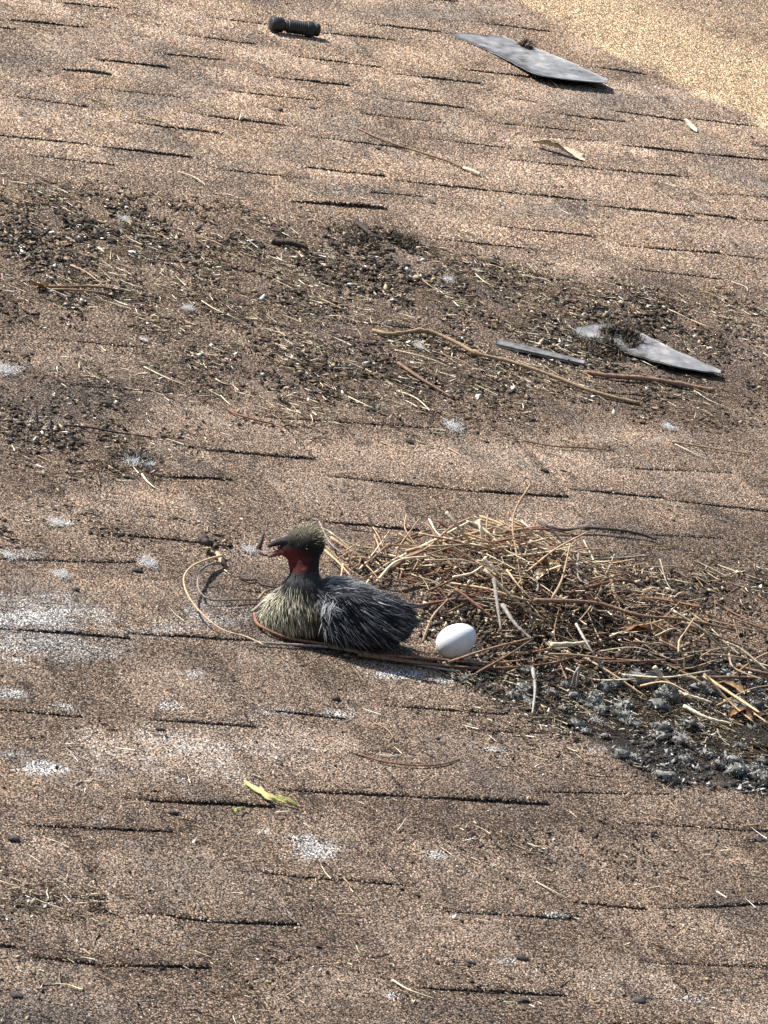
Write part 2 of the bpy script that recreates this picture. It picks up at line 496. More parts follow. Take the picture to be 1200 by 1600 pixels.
# ------------------------------------------------------------------ shingle tabs
# butt edges read off the photograph: x0, y0, x1, y1 and how proud the edge stands (mm)
TABS = [(0, 30, 137, 44, 3), (63, 2, 185, 14, 2.4), (-20, 42, 25, 46, 3), (323, 27, 415, 39, 1.8), (275, 53, 400, 70, 2.4), (118, 90, 267, 107, 3), (213, 80, 352, 95, 2.6), (87, 108, 175, 118, 4.5), (0, 148, 137, 168, 2.2), (197, 192, 350, 210, 3), (293, 178, 447, 197, 3),
        (350, 142, 500, 158, 1.8), (-30, 209, 140, 228, 3.2), (140, 228, 300, 247, 3.6), (335, 264, 493, 283, 2.6),
        (568, 37, 690, 51, 3.4), (690, 52, 790, 62, 2.6), (480, 50, 618, 63, 2.6), (453, 88, 597, 106, 3), (400, 118, 547, 135, 3), (620, 117, 755, 132, 2.8), (597, 155, 730, 170, 3.2), (480, 213, 638, 233, 2.2), (673, 217, 800, 233, 1.6), (453, 260, 603, 277, 4), (618, 283, 760, 298, 3.2), (760, 298, 917, 314, 3.2), (527, 297, 663, 308, 1.6), (450, 315, 605, 328, 5), (715, 108, 848, 124, 3.6), (745, 35, 860, 50, 2.4), (778, 193, 917, 208, 2.4), (795, 250, 930, 264, 2.4), (930, 264, 1067, 277, 2.6), (852, 177, 980, 192, 3), (953, 173, 1070, 190, 3.4), (1073, 185, 1187, 200, 3), (927, 105, 1010, 117, 2.6), (967, 227, 1085, 240, 3), (1085, 240, 1215, 253, 3.6), (935, 322, 1085, 339, 3.4), (1080, 333, 1152, 343, 3.4), (1162, 343, 1290, 353, 3.4), (772, 353, 933, 371, 2.4), (970, 385, 1127, 397, 3), (1127, 398, 1270, 413, 2), (1117, 303, 1260, 315, 2), (827, 213, 950, 222, 1.8), (1167, 227, 1290, 238, 3), (800, 155, 850, 162, 1.8),
        (285, 700, 495, 719, 3.2), (240, 744, 363, 751, 3.4), (512, 745, 700, 765, 2.6), (700, 765, 890, 778, 3.4), (890, 765, 1040, 780, 3), (1040, 782, 1220, 802, 2.4), (470, 812, 670, 832, 3), (-40, 980, 203, 998, 3.6), (190, 990, 400, 1002, 3.6), (73, 599, 273, 615, 1.8), (400, 652, 680, 670, 1.8), (150, 832, 365, 855, 2.2), (-40, 874, 213, 880, 1.8), (-30, 1107, 130, 1122, 2.4), (235, 1125, 400, 1137, 2.4), (410, 1110, 540, 1125, 3.4), (600, 1103, 790, 1118, 3), (720, 1140, 900, 1150, 1.6), (190, 1250, 430, 1262, 4.4), (430, 1235, 640, 1246, 3.2), (640, 1246, 858, 1258, 4), (840, 1237, 1045, 1243, 2), (35, 1290, 270, 1300, 2.8), (350, 1360, 635, 1385, 2.2), (205, 1427, 330, 1441, 3.4), (330, 1441, 470, 1446, 3.4), (685, 1425, 900, 1437, 2.6), (895, 1410, 1010, 1422, 3), (1030, 1421, 1240, 1412, 2.6), (-40, 1476, 25, 1482, 4), (50, 1497, 150, 1509, 3.8), (150, 1510, 330, 1513, 3), (650, 1545, 885, 1557, 3.2), (60, 1400, 170, 1407, 1.8), (910, 730, 1145, 740, 1.6), (0, 400, 160, 415, 1.2), (560, 1172, 720, 1190, 1.0), (880, 830, 1130, 842, 1.2), (1000, 1505, 1200, 1512, 1.6), (950, 1600, 1120, 1606, 2.6)]
tabs = []
for x0, y0, x1, y1, t in TABS:
    a, b_ = at(x0, y0), at(x1, y1)
    tabs.append((a[0], b_[0], a[1], b_[1], t * (.74e-3 if y0 < 900 else .62e-3) * rng.uniform(.9, 1.1)))
corners = at(np.array([-150, 1350, 1350, -150]), np.array([-150, -150, 1750, 1750]))
seen = list(tabs)
row = 0
vmin, vmax = corners[:, 1].min() - .5, corners[:, 1].max() + .4
v = vmin
while v < vmax:
    # each course is only extended a little beyond what the photograph takes in
    cu = at(600, 800)[0] + (v - 0) * math.tan(math.radians(24.3)) * 0.9
    u = cu - 1.0 + rng.uniform(0, .13)
    while u < cu + 1.0:
        w = rng.uniform(.11, .145)
        if rng.random() < .55:
            vv = v + rng.uniform(-.03, .03)
            px, py = proj(np.array([u + w / 2, vv, 0]))
            vis = -40 < px < 1240 and -30 < py < 1630
            yb = np.interp(px, [700, 850, 1000, 1200], [-60, 25, 105, 205])
            near = any(s[0] - .02 < u + w and s[1] + .02 > u and abs((s[2] + s[3]) / 2 - vv) < (.055 if vis else .075) for s in seen)
            if not near and not (vis and py < yb + 25) and not (vis and rng.random() < .15):
                tt = rng.uniform(.0008, .0017) if vis else rng.uniform(.002, .0034)
                tabs.append((u, u + w, vv, vv + rng.uniform(-.003, .003), tt))
                seen.append(tabs[-1])
        u += w
    v += .155
LEN = 0.165


def tab_height(P):
    h = np.zeros(len(P))
    for k, (u0, u1, v0, v1, t) in enumerate(tabs):
        i = np.nonzero((P[:, 0] > u0) & (P[:, 0] < u1) & (P[:, 1] > min(v0, v1) - .005) & (P[:, 1] < max(v0, v1) + LEN))[0]
        if not len(i):
            continue
        s = (P[i, 0] - u0) / (u1 - u0)
        vb = v0 * (1 - s) + v1 * s + tab_wave(k, P[i, 0])
        q = (P[i, 1] - vb) / LEN
        hh = np.where((q >= 0) & (q <= 1), t * edge_t(k, s, P[i, 0]) * (1 - np.clip(q, 0, 1)) ** 1.3, 0)
        h[i] = np.maximum(h[i], hh)
    return h


def edge_t(k, s, u):
    return (.45 + .55 * sst(0, .5, s)) * (.6 + .65 * vnoise(u * 45 + k * 5.3, np.full_like(u, k * 2.3), 12)) * (1 - .5 * sst(.93, 1, s))


def tab_wave(k, u):
    return .0022 * (vnoise(u * 55 + k * 17.3, np.full_like(u, k * 3.1), 3) - .5) + .0011 * (vnoise(u * 240 + k * 7.3, np.full_like(u, k * 1.7), 8) - .5)


# roof sheet: fine near the picture so that the wear map reads, a thick slab all round
gu = np.linspace(corners[:, 0].min() - .15, corners[:, 0].max() + .15, 150)
gv = np.linspace(vmin - .1, vmax + .1, 280)
gu = np.concatenate([[gu[0] - 3.0], gu, [gu[-1] + 3.0]]); gv = np.concatenate([[gv[0] - 2.0], gv, [gv[-1] + 2.5]])
U, Vv = np.meshgrid(gu, gv)
G = np.stack([U.ravel(), Vv.ravel(), np.zeros(U.size)], 1)
nu, nv = len(gu), len(gv)
i = np.arange(nv - 1)[:, None]; j = np.arange(nu - 1)[None]
Q = np.stack([i * nu + j, i * nu + j + 1, (i + 1) * nu + j + 1, (i + 1) * nu + j], -1).reshape(-1, 4)
cb = np.array([[gu[0], gv[0], -.03], [gu[-1], gv[0], -.03], [gu[-1], gv[-1], -.03], [gu[0], gv[-1], -.03]])
N0 = len(G)
tl = [0, nu - 1, nv * nu - 1, (nv - 1) * nu]
side = [[tl[(k + 1) % 4], tl[k], N0 + k, N0 + (k + 1) % 4] for k in range(4)] + [[N0 + 3, N0 + 2, N0 + 1, N0]]
Gall = np.vstack([G, cb])
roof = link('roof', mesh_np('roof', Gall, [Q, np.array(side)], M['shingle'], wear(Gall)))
tag(roof, 'weathered tan asphalt shingle roof slope littered with debris', None, None, 'structure')

for k, (u0, u1, v0, v1, t) in enumerate(tabs):
    nu_, nv_ = max(8, int((u1 - u0) / .006)), 9
    us = np.linspace(u0, u1, nu_)
    s = (us - u0) / (u1 - u0)
    vb = v0 * (1 - s) + v1 * s + tab_wave(k, us)
    top, q = [], np.linspace(0, 1, nv_) ** 1.5
    for qq in q:
        top.append(np.stack([us, vb + qq * LEN, t * edge_t(k, s, us) * (1 - qq) ** 1.3 - .0006 * qq], 1))
    top = np.concatenate(top)
    bot = top.copy(); bot[:, 2] = -.002
    m_ = nu_
    ii = np.arange(nv_ - 1)[:, None]; jj = np.arange(m_ - 1)[None]
    qd = np.stack([ii * m_ + jj, ii * m_ + jj + 1, (ii + 1) * m_ + jj + 1, (ii + 1) * m_ + jj], -1).reshape(-1, 4)
    rim = np.array(list(range(m_)) + [r * m_ + m_ - 1 for r in range(1, nv_)] + [(nv_ - 1) * m_ + c for c in range(m_ - 2, -1, -1)] + [r * m_ for r in range(nv_ - 2, 0, -1)])
    nx = np.roll(rim, -1); NN = len(top)
    VV = np.vstack([top, bot])
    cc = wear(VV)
    fr = np.zeros(len(VV), bool); fr[NN:] = True
    cc[fr] *= .45                                     # cut edge: bare dark asphalt
    o = link('shingle', mesh_np('shingle', VV, [qd, np.stack([nx, rim, rim + NN, nx + NN], -1)], M['shingle'], cc), roof)

# mineral granules bonded to the shingles
gp, gs = [], []
for SP, y0, y1 in ((.0025, -50, 560), (.0019, 560, 1650)):          # finer set where the roof is nearer
    us = np.arange(corners[:, 0].min(), corners[:, 0].max(), SP); vs = np.arange(corners[:, 1].min(), corners[:, 1].max(), SP)
    gx, gy = np.meshgrid(us, vs)
    q = np.stack([gx.ravel(), gy.ravel(), np.zeros(gx.size)], 1)
    px, py = proj(q)
    q = q[(px > -50) & (px < 1250) & (py + 60 * (fbm(q[:, 0] * 20, q[:, 1] * 20, 4) - .5) * (abs(py - 560) < 60) > y0) & (py + 60 * (fbm(q[:, 0] * 20, q[:, 1] * 20, 4) - .5) * (abs(py - 560) < 60) < y1)]
    q[:, :2] += rng.uniform(-.55, .55, (len(q), 2)) * SP
    gp.append(q); gs.append(np.full(len(q), SP))
gp = np.concatenate(gp); gs = np.concatenate(gs)
n = len(gp)
gp[:, 2] = tab_height(gp) - .0003
print('granules', n)
sz = gs * rng.uniform(.45, .95, n)
an = rng.uniform(0, 6.28, n)
hh = sz * rng.uniform(.30, .68, n)
V = np.zeros((n, 4, 3))
for k in range(3):
    rr = sz * rng.uniform(.75, 1.2, n)
    V[:, k, 0] = gp[:, 0] + rr * np.cos(an + k * 2.094); V[:, k, 1] = gp[:, 1] + rr * np.sin(an + k * 2.094); V[:, k, 2] = gp[:, 2] - .0002
V[:, 3] = gp; V[:, 3, 2] += hh
V[:, 3, :2] += rng.normal(0, .35, (n, 2)) * sz[:, None]
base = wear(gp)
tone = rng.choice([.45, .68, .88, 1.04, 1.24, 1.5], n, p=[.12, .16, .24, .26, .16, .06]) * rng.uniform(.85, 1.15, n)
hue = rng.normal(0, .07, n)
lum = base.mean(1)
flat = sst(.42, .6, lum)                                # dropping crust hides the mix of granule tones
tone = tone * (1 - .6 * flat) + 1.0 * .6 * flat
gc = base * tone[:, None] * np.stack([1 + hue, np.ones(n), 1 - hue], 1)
gc = np.clip(gc, .008, .8)
F = (np.array([[0, 1, 3], [1, 2, 3], [2, 0, 3]])[None] + (np.arange(n) * 4)[:, None, None]).reshape(-1, 3)
tag(link('granules', mesh_np('granules', V.reshape(-1, 3), F, M['granule'], np.repeat(gc, 4, 0)), roof), kind='stuff')


# ------------------------------------------------------------------ nest
def P3(pts, h=None):
    """list of (px, py, mm above roof) to roof points"""
    p = np.array(pts, float)
    return at(p[:, 0], p[:, 1], p[:, 2] * 1e-3)


NC = at(850, 985)
NX = np.array([Rl[0], Rl[1]]) / np.hypot(Rl[0], Rl[1])          # picture-right along the roof
NY = np.array([-NX[1], NX[0]])


def pile(P):
    """height of the heap of nest material (m)"""
    d = P[:, :2] - NC[:2]
    a = d @ NX; c = d @ NY
    h = .060 * np.exp(-((a + .02) / .10) ** 2 - ((c - .06) / .12) ** 2)
    h = np.maximum(h, .026 * np.exp(-((a - .14) / .13) ** 2 - ((c + .02) / .12) ** 2))
    h = np.maximum(h, .022 * np.exp(-((a + .12) / .08) ** 2 - ((c - .11) / .07) ** 2))
    return h


nest = empty('nest', NC)
tag(nest, 'loose nest of dry twigs and stems heaped behind the egg and chick', 'nest')
twig_n = 0


def nest_twig(P, r, mat, k=6, taper=.55):
    global twig_n
    n = max(6, min(18, int(len(P) * 5)))
    Q_ = catmull(P, n)
    V, F = tube(Q_, r * np.linspace(1, taper, n) * (1 + .12 * rng.normal(0, 1, n)), k)
    o = part('twig', V, F, M[mat], nest, NC, smooth=True)
    twig_n += 1
    return o


# twigs one can trace in the photograph: material, radius mm, (x, y, mm above roof)...
NT = [('twig_pale', 2.2, (697, 800, 52), (715, 822, 44), (738, 850, 28)), ('twig_pale', 2.4, (749, 812, 50), (752, 830, 42), (754, 852, 30)),
      ('twig_tan', 1.0, (762, 805, 48), (760, 825, 42), (759, 852, 30)), ('twig_tan', 1.3, (829, 757, 75), (806, 795, 60), (801, 825, 52), (808, 870, 38), (820, 945, 18)),
      ('twig_tan', 1.8, (632, 872, 22), (665, 858, 30), (705, 824, 42), (736, 809, 48)), ('twig_red', 2.6, (610, 890, 16), (655, 862, 24), (720, 858, 27)),
      ('twig_tan', 1.4, (825, 892, 38), (868, 858, 48), (918, 831, 58)), ('twig_tan', 1.6, (862, 936, 28), (878, 905, 40), (891, 850, 60)),
      ('twig_brown', 2.2, (835, 938, 30), (930, 942, 26), (1000, 962, 24), (1070, 968, 20), (1150, 985, 14)), ('twig_tan', 1.6, (1065, 972, 20), (1110, 990, 14), (1165, 1012, 6)),
      ('twig_red', 2.0, (645, 948, 14), (705, 937, 18), (770, 922, 30), (800, 906, 36)), ('twig_tan', 1.5, (695, 910, 24), (760, 920, 32), (820, 937, 32), (900, 950, 26)),
      ('twig_red', 1.8, (712, 920, 32), (748, 948, 26), (772, 968, 20)), ('twig_tan', 1.5, (660, 1004, 8), (675, 965, 26), (700, 936, 34)),
      ('twig_brown', 1.6, (700, 1035, 8), (760, 1015, 14), (830, 997, 22)), ('twig_brown', 1.6, (745, 1052, 6), (800, 1020, 18), (830, 1000, 24)),
      ('twig_brown', 1.5, (560, 1023, 5), (650, 1036, 5), (760, 1044, 6), (850, 1038, 9), (905, 1025, 12)), ('twig_red', 1.4, (600, 1024, 4), (680, 1030, 5), (760, 1036, 8), (830, 1030, 14)),
      ('twig_tan', 1.5, (508, 860, 8), (530, 880, 10), (548, 900, 10)), ('twig_tan', 1.3, (536, 882, 10), (533, 900, 10), (530, 912, 8)),
      ('twig_pale', 2.0, (755, 872, 40), (770, 888, 34), (785, 902, 28)), ('twig_grey', 2.4, (772, 905, 36), (778, 950, 26), (783, 985, 16)),
      ('twig_grey', 2.4, (785, 945, 30), (805, 975, 24), (832, 1000, 18)), ('twig_tan', 1.2, (585, 835, 18), (592, 855, 12), (595, 880, 6)),
      ('twig_brown', 1.0, (598, 838, 18), (602, 862, 12), (608, 882, 6)), ('twig_tan', 1.2, (622, 852, 14), (618, 870, 9), (615, 882, 5)),
      ('twig_brown', 2.4, (770, 846, 40), (795, 842, 42), (812, 838, 44)), ('twig_grey', 2.0, (832, 1042, 12), (836, 1075, 9), (832, 1115, 5)),
      ('twig_pale', 2.8, (862, 1008, 18), (900, 1006, 18), (920, 1003, 18)), ('twig_tan', 1.5, (858, 1022, 16), (905, 1024, 16), (945, 1030, 14)),
      ('twig_grey', 1.8, (895, 1070, 10), (900, 1050, 16), (905, 1045, 16), (900, 1075, 6)), ('twig_tan', 1.6, (1048, 932, 16), (1075, 955, 13), (1105, 975, 9)),
      ('twig_tan', 1.2, (990, 1002, 16), (1040, 1010, 14)), ('twig_pale', 2.6, (1022, 1042, 14), (1045, 1068, 12), (1080, 1092, 8)), ('twig_pale', 2.2, (1070, 1085, 10), (1112, 1098, 6)),
      ('twig_tan', 1.6, (1130, 1094, 6), (1165, 1107, 5), (1200, 1130, 4)), ('twig_pale', 2.4, (1068, 1103, 10), (1105, 1122, 7), (1143, 1131, 4)),
      ('twig_brown', 2.6, (1150, 1040, 6), (1185, 1050, 6), (1230, 1058, 4)), ('twig_brown', 2.2, (1080, 1060, 8), (1140, 1058, 9), (1195, 1060, 6)),
      ('twig_grey', 1.6, (900, 975, 24), (920, 1010, 18), (945, 1050, 10)), ('twig_tan', 1.2, (940, 920, 20), (925, 945, 24), (905, 970, 22)),
      ('twig_tan', 1.2, (1060, 1020, 18), (1062, 1000, 24), (1072, 985, 28), (1085, 965, 34)), ('twig_tan', 1.4, (1030, 1000, 20), (1065, 1020, 14), (1070, 1050, 8)),
      ('twig_red', 1.3, (640, 905, 14), (700, 893, 22), (790, 895, 30), (860, 905, 30)), ('twig_brown', 1.2, (560, 905, 8), (620, 885, 14), (690, 878, 22))]
for t in NT:
    nest_twig(P3([(x_, y_, h_ * 1.1 + 9 if h_ >= 14 and t[2][0] > 665 and t[2][:2] != (695, 910) else h_) for x_, y_, h_ in t[2:]]), t[1] * .62e-3 * 1.4, t[0])
# the rest of the heap
KM = ['twig_brown', 'twig_red', 'twig_tan', 'twig_grey', 'twig_pale', 'twig_dark']
tries = 0
while twig_n < 285 and tries < 4000:
    tries += 1
    cx = rng.normal(795, 85); cy = rng.normal(930, 48)
    if rng.random() < .2:
        cx = rng.uniform(535, 700); cy = rng.normal(893, 16)
    elif rng.random() < .22:
        cx = rng.uniform(930, 1200); cy = rng.normal(1030, 50)
    if not (545 < cx < 1230 and 840 < cy < 1120) or (cx < 660 and cy > 925) or (cx < 765 and cy > 965) or (cy < 880 and cx > 890):
        continue
    c = at(cx, cy)
    ph = pile(c[None])[0]
    c[2] = ph * rng.uniform(.35, 1.2) + .002
    a = rng.normal(0, .55) if rng.random() < .55 else rng.uniform(-1.6, 1.6)
    L = rng.uniform(.03, .10)
    dir2 = NX * math.cos(a) + NY * math.sin(a)
    tilt = rng.normal(0, .32)
    d = np.array([dir2[0] * math.cos(tilt), dir2[1] * math.cos(tilt), math.sin(tilt)])
    pts = np.stack([c - d * L / 2, c + rng.normal(0, .005, 3), c + d * L / 2 + rng.normal(0, .004, 3)])
    pp = pile(pts)
    pts[:, 2] = np.clip(pts[:, 2], .0015, pp + .018)
    qx, qy = proj(pts)
    if ((qx < 655) & (qy > 925)).any() or ((qx < 755) & (qx > 640) & (qy > 962) & (qy < 1040)).any():
        continue
    nest_twig(pts, rng.choice([.0007, .001, .0013, .0018], p=[.3, .35, .25, .1]), rng.choice(KM, p=[.18, .10, .36, .06, .26, .04]), 5)

# crumbled stems, chaff and dried droppings inside the heap
n = 5200
cx = rng.normal(850, 140, n); cy = rng.normal(965, 55, n)
kk = (cx > 560) & (cx < 1230) & (cy > 855) & (cy < 1090) & ~((cx < 655) & (cy > 915)) & ~((cx < 750) & (cy > 1000)) & ~((cx > 900) & (cy < 890))
cx, cy = cx[kk], cy[kk]
p = at(cx, cy); p[:, 2] = pile(p) * rng.uniform(0, .8, len(p)) + .001
pal = np.array([[.05, .038, .03], [.12, .085, .06], [.28, .20, .13], [.5, .42, .3], [.62, .58, .5], [.03, .03, .03]])
C = pal[rng.choice(6, len(p), p=[.34, .2, .14, .08, .03, .21])] * rng.uniform(.7, 1.2, (len(p), 1))
A = crumbs(p, rng.uniform(.0012, .0032, len(p)), C)
tag(part('nest_crumbs', A[0], A[1], M['litter'], nest, NC, A[2]), kind='stuff')
n = 2300
cx = rng.normal(820, 120, n); cy = rng.normal(955, 55, n)
kk = (cx > 560) & (cx < 1230) & (cy > 850) & (cy < 1085) & ~((cx < 655) & (cy > 905)) & ~((cx < 755) & (cy > 985)) & ~((cx > 900) & (cy < 885))
p = at(cx[kk], cy[kk]); n = len(p); p[:, 2] = pile(p) * rng.uniform(.1, 1.05, n) + .001
a = np.where(rng.random(n) < .6, rng.normal(0, .6, n), rng.uniform(-1.6, 1.6, n)) + (rng.random(n) < .5) * math.pi
D = np.stack([NX[0] * np.cos(a) + NY[0] * np.sin(a), NX[1] * np.cos(a) + NY[1] * np.sin(a), rng.normal(.02, .22, n)], 1)
pal = np.array([[.14, .085, .055], [.28, .19, .12], [.45, .34, .21], [.62, .53, .38], [.2, .1, .07], [.05, .04, .035]])
C = pal[rng.choice(6, n, p=[.2, .24, .22, .12, .14, .08])]
L = .006 + .035 * rng.random(n) ** 1.8
A = strands(p, D, L, rng.uniform(.0004, .0010, n), C, C * .9, rng.normal(0, .12, (n, 3)) * L[:, None] * np.array([1, 1, .3]), 3)
tag(part('nest_chaff', A[0], A[1], M['litter'], nest, NC, A[2]), kind='stuff')

# ------------------------------------------------------------------ egg
e0 = at(709, 1024)
egg_ax = (Rl * .80 + Ul * .50 - Fl * .30); egg_ax /= np.linalg.norm(egg_ax)
nn, mm = 28, 32
tt = np.linspace(0, math.pi, nn)
Lh, Wr = .0196, .0152
xs = np.cos(tt) * Lh; rs = np.sin(tt) * Wr * (1 - .10 * np.cos(tt))
a_ = np.cross(egg_ax, [0, 0, 1.0]); a_ /= np.linalg.norm(a_); b2 = np.cross(a_, egg_ax)
ph = np.arange(mm) * 2 * math.pi / mm
V = (egg_ax * xs[:, None, None] + a_ * (np.cos(ph)[None, :, None] * rs[:, None, None]) + b2 * (np.sin(ph)[None, :, None] * rs[:, None, None])).reshape(-1, 3)
i = np.arange(nn - 1)[:, None]; j = np.arange(mm)[None]
Q = np.stack([i * mm + j, (i + 1) * mm + j, (i + 1) * mm + (j + 1) % mm, i * mm + (j + 1) % mm], -1).reshape(-1, 4)
ec = at(712, 1005, .0175)
V = V + ec
V[:, 2] += .0016 - V[:, 2].min()
single('egg', V, Q, M['egg'], 'smooth white egg lying at the nest edge behind the chick', 'egg', smooth=True)

# ------------------------------------------------------------------ chick
PXM = .62e-3
b_up = Zl * .5 + np.array([0, 0, .5]); b_up /= np.linalg.norm(b_up)
b_f = -Rl - b_up * (-Rl @ b_up); b_f /= np.linalg.norm(b_f)
b_l = np.cross(b_up, b_f)                     # the chick's left, towards the camera
BO = at(530, 1008)
BM = np.stack([b_f, b_up, b_l], 1)            # columns: forward, up, left


def bird(x, y, l=0.0):
    """picture-like coordinates of the chick (pixels; l = sideways pixels) to roof coordinates"""
    x, y, l = np.broadcast_arrays(np.asarray(x, float), np.asarray(y, float), np.asarray(l, float))
    xr = x - 530; yr = y - 1012
    # picture right/down to the chick's own axes
    R2 = np.array([[b_f @ Rl, b_up @ Rl], [b_f @ Ul, b_up @ Ul]])
    sol = np.linalg.inv(R2) @ np.stack([xr.ravel(), -yr.ravel()])
    q = np.stack([sol[0], sol[1], l.ravel()], 1) * PXM
    return (q @ BM.T + BO).reshape(x.shape + (3,))


chick = empty('pigeon_chick', BO)
tag(chick, 'dark downy pigeon chick sitting with its bare reddish beak open', 'bird')


def ellip(c, r, ax, seg=20):
    bm = bmesh.new()
    bmesh.ops.create_uvsphere(bm, u_segments=seg, v_segments=seg // 2 + 2, radius=1)
    V = np.array([v.co[:] for v in bm.verts]); F = [[v.index for v in f.verts] for f in bm.faces]
    bm.free()
    return c + (V * r) @ ax.T, F


blobs = [(548, 972, 0, 90, 44, 44, 4), (470, 968, 0, 52, 40, 42, -10), (592, 970, 0, 48, 34, 38, 8), (616, 972, 0, 28, 14, 22, 14), (540, 950, 0, 62, 34, 36, 6),
         (477, 940, 0, 33, 36, 33, 0), (479, 915, 0, 22.5, 34, 22, 4), (482, 893, 0, 20, 26, 19, 0), (484, 866, 0, 26, 26, 23, 0), (474, 860, 0, 22, 18, 19, 0), (463, 876, 0, 22, 14, 13, 20),
         (470, 893, 0, 14, 16, 13, 0), (545, 975, 30, 60, 30, 20, 10), (545, 975, -30, 60, 30, 20, 10)]
VV, FF = [], []
for x, y, l, rx, ry, rl, tilt in blobs:
    t = math.radians(tilt)
    fx = b_f * math.cos(t) + b_up * math.sin(t); uy = -b_f * math.sin(t) + b_up * math.cos(t)
    v_, f_ = ellip(bird(x, y, l), np.array([rx, ry, rl]) * PXM, np.stack([fx, uy, b_l], 1))
    o0 = sum(len(q) for q in VV)
    VV.append(v_); FF += [[k + o0 for k in f] for f in f_]
VV = np.concatenate(VV) - BO
me = bpy.data.meshes.new('body'); me.from_pydata(VV.tolist(), [], FF); me.update()
tmp = bpy.data.objects.new('tmp', me); COL.objects.link(tmp)
md = tmp.modifiers.new('r', 'REMESH'); md.mode = 'VOXEL'; md.voxel_size = .0016
md = tmp.modifiers.new('s', 'SMOOTH'); md.iterations = 9; md.factor = .5
dg = bpy.context.evaluated_depsgraph_get(); dg.update()
body_me = bpy.data.meshes.new_from_object(tmp.evaluated_get(dg))
bpy.data.objects.remove(tmp)
nV = len(body_me.vertices)
co = np.zeros(nV * 3, np.float32); body_me.vertices.foreach_get('co', co); co = co.reshape(-1, 3).astype(float)
nr = np.zeros(nV * 3, np.float32); body_me.vertices.foreach_get('normal', nr); nr = nr.reshape(-1, 3).astype(float)


def bird_px(P):
    """roof-relative chick points back to its picture-like coordinates"""
    q = (P @ BM) / PXM
    R2 = np.array([[b_f @ Rl, b_up @ Rl], [b_f @ Ul, b_up @ Ul]])
    s = R2 @ q[:, :2].T
    return 530 + s[0], 1012 - s[1], q[:, 2]


bx, by, bl = bird_px(co)
bc = np.tile([.035, .034, .036], (nV, 1))
bc[by < 905] = (.018, .016, .016)
face = sst(914, 898, by) * sst(868, 884, by - .12 * (bx - 470)) * sst(500, 478, bx)
bc = bc * (1 - face[:, None]) + np.array([.062, .014, .014]) * face[:, None]
gape = sst(476, 458, bx) * sst(868, 876, by) * sst(905, 890, by)
bc = bc * (1 - gape[:, None]) + np.array([.11, .02, .02]) * gape[:, None]
crown = sst(866, 846, by)
bc = bc * (1 - crown[:, None]) + np.array([.06, .055, .04]) * crown[:, None]
br = sst(508, 480, bx) * sst(925, 955, by)
bc = bc * (1 - br[:, None]) + np.array([.13, .12, .075]) * br[:, None]
bk = sst(508, 530, bx) * sst(940, 922, by)
bc = bc * (1 - bk[:, None]) + np.array([.10, .10, .10]) * bk[:, None]
ear = np.exp(-((bx - 480) / 3.5) ** 2 - ((by - 899) / 2.5) ** 2)
bc = bc * (1 - ear[:, None]) + np.array([.22, .07, .05]) * ear[:, None]
ca = body_me.color_attributes.new('col', 'FLOAT_COLOR', 'POINT')
c4 = np.ones((nV, 4), np.float32); c4[:, :3] = bc; ca.data.foreach_set('color', c4.ravel())
body_me.materials.clear(); body_me.materials.append(M['skin']); body_me.shade_smooth()
link('body', body_me, chick)


def beak(name, pts, wid, hts, col, tipcol):
    P = np.array([bird(x, y) for x, y in pts]); n = len(P)
    P = catmull(P, 14); w = np.interp(np.linspace(0, 1, 14), np.linspace(0, 1, n), wid); h = np.interp(np.linspace(0, 1, 14), np.linspace(0, 1, n), hts)
    k = 10; V = []
    T = np.gradient(P, axis=0); T /= np.linalg.norm(T, axis=1)[:, None]
    for i in range(14):
        up_ = np.cross(b_l, T[i]); up_ *= np.sign(up_ @ b_up)
        an = np.arange(k) * 2 * math.pi / k
        V.append(P[i] + b_l * (np.cos(an) * w[i] * PXM)[:, None] + up_ * (np.sin(an) * h[i] * PXM)[:, None])
    V = np.vstack(V + [P[:1], P[-1:]])
    i = np.arange(13)[:, None]; j = np.arange(k)[None]
    q = np.stack([i * k + j, i * k + (j + 1) % k, (i + 1) * k + (j + 1) % k, (i + 1) * k + j], -1).reshape(-1, 4)
    j = np.arange(k)
    cap = np.vstack([np.stack([np.full(k, 14 * k), (j + 1) % k, j], -1), np.stack([np.full(k, 14 * k + 1), 13 * k + j, 13 * k + (j + 1) % k], -1)])
    t = np.concatenate([np.repeat(np.linspace(0, 1, 14), k), [0, 1]])[:, None]
    return part(name, V, [q, cap], M['skin'], chick, BO, np.array(col) * (1 - t) + np.array(tipcol) * t, True)


beak('upper_beak', [(472, 863), (456, 861), (444, 862.5), (435, 865.5), (427, 869.5)], [13, 10, 7.5, 5.5, 2], [9, 7.5, 5.5, 4.2, 1.8], (.05, .035, .035), (.035, .03, .03))
beak('cere', [(464, 855), (455, 854.5), (447, 857)], [7, 6, 2.5], [3.5, 3.5, 1.2], (.12, .10, .10), (.16, .14, .14))
beak('mouth_lining', [(464, 869), (452, 869.5), (441, 873)], [9, 7, 3], [6, 4.5, 2], (.10, .015, .016), (.14, .03, .03))
beak('lower_beak', [(468, 880), (453, 876), (442, 878), (434, 881), (427, 884.5)], [12, 10, 7, 5, 1.6], [9, 7, 4.5, 3.2, 1.3], (.13, .03, .03), (.17, .10, .09))
for s in (-1, 1):
    v_, f_ = ellip(bird(474, 866, s * 17.5), np.array([4.6, 4.6, 3.2]) * PXM, BM, 16)
    m_e = bpy.data.meshes.new('eye'); m_e.from_pydata((v_ - BO).tolist(), [], f_); m_e.materials.append(M['eye']); m_e.shade_smooth()
    link('eye', m_e, chick)

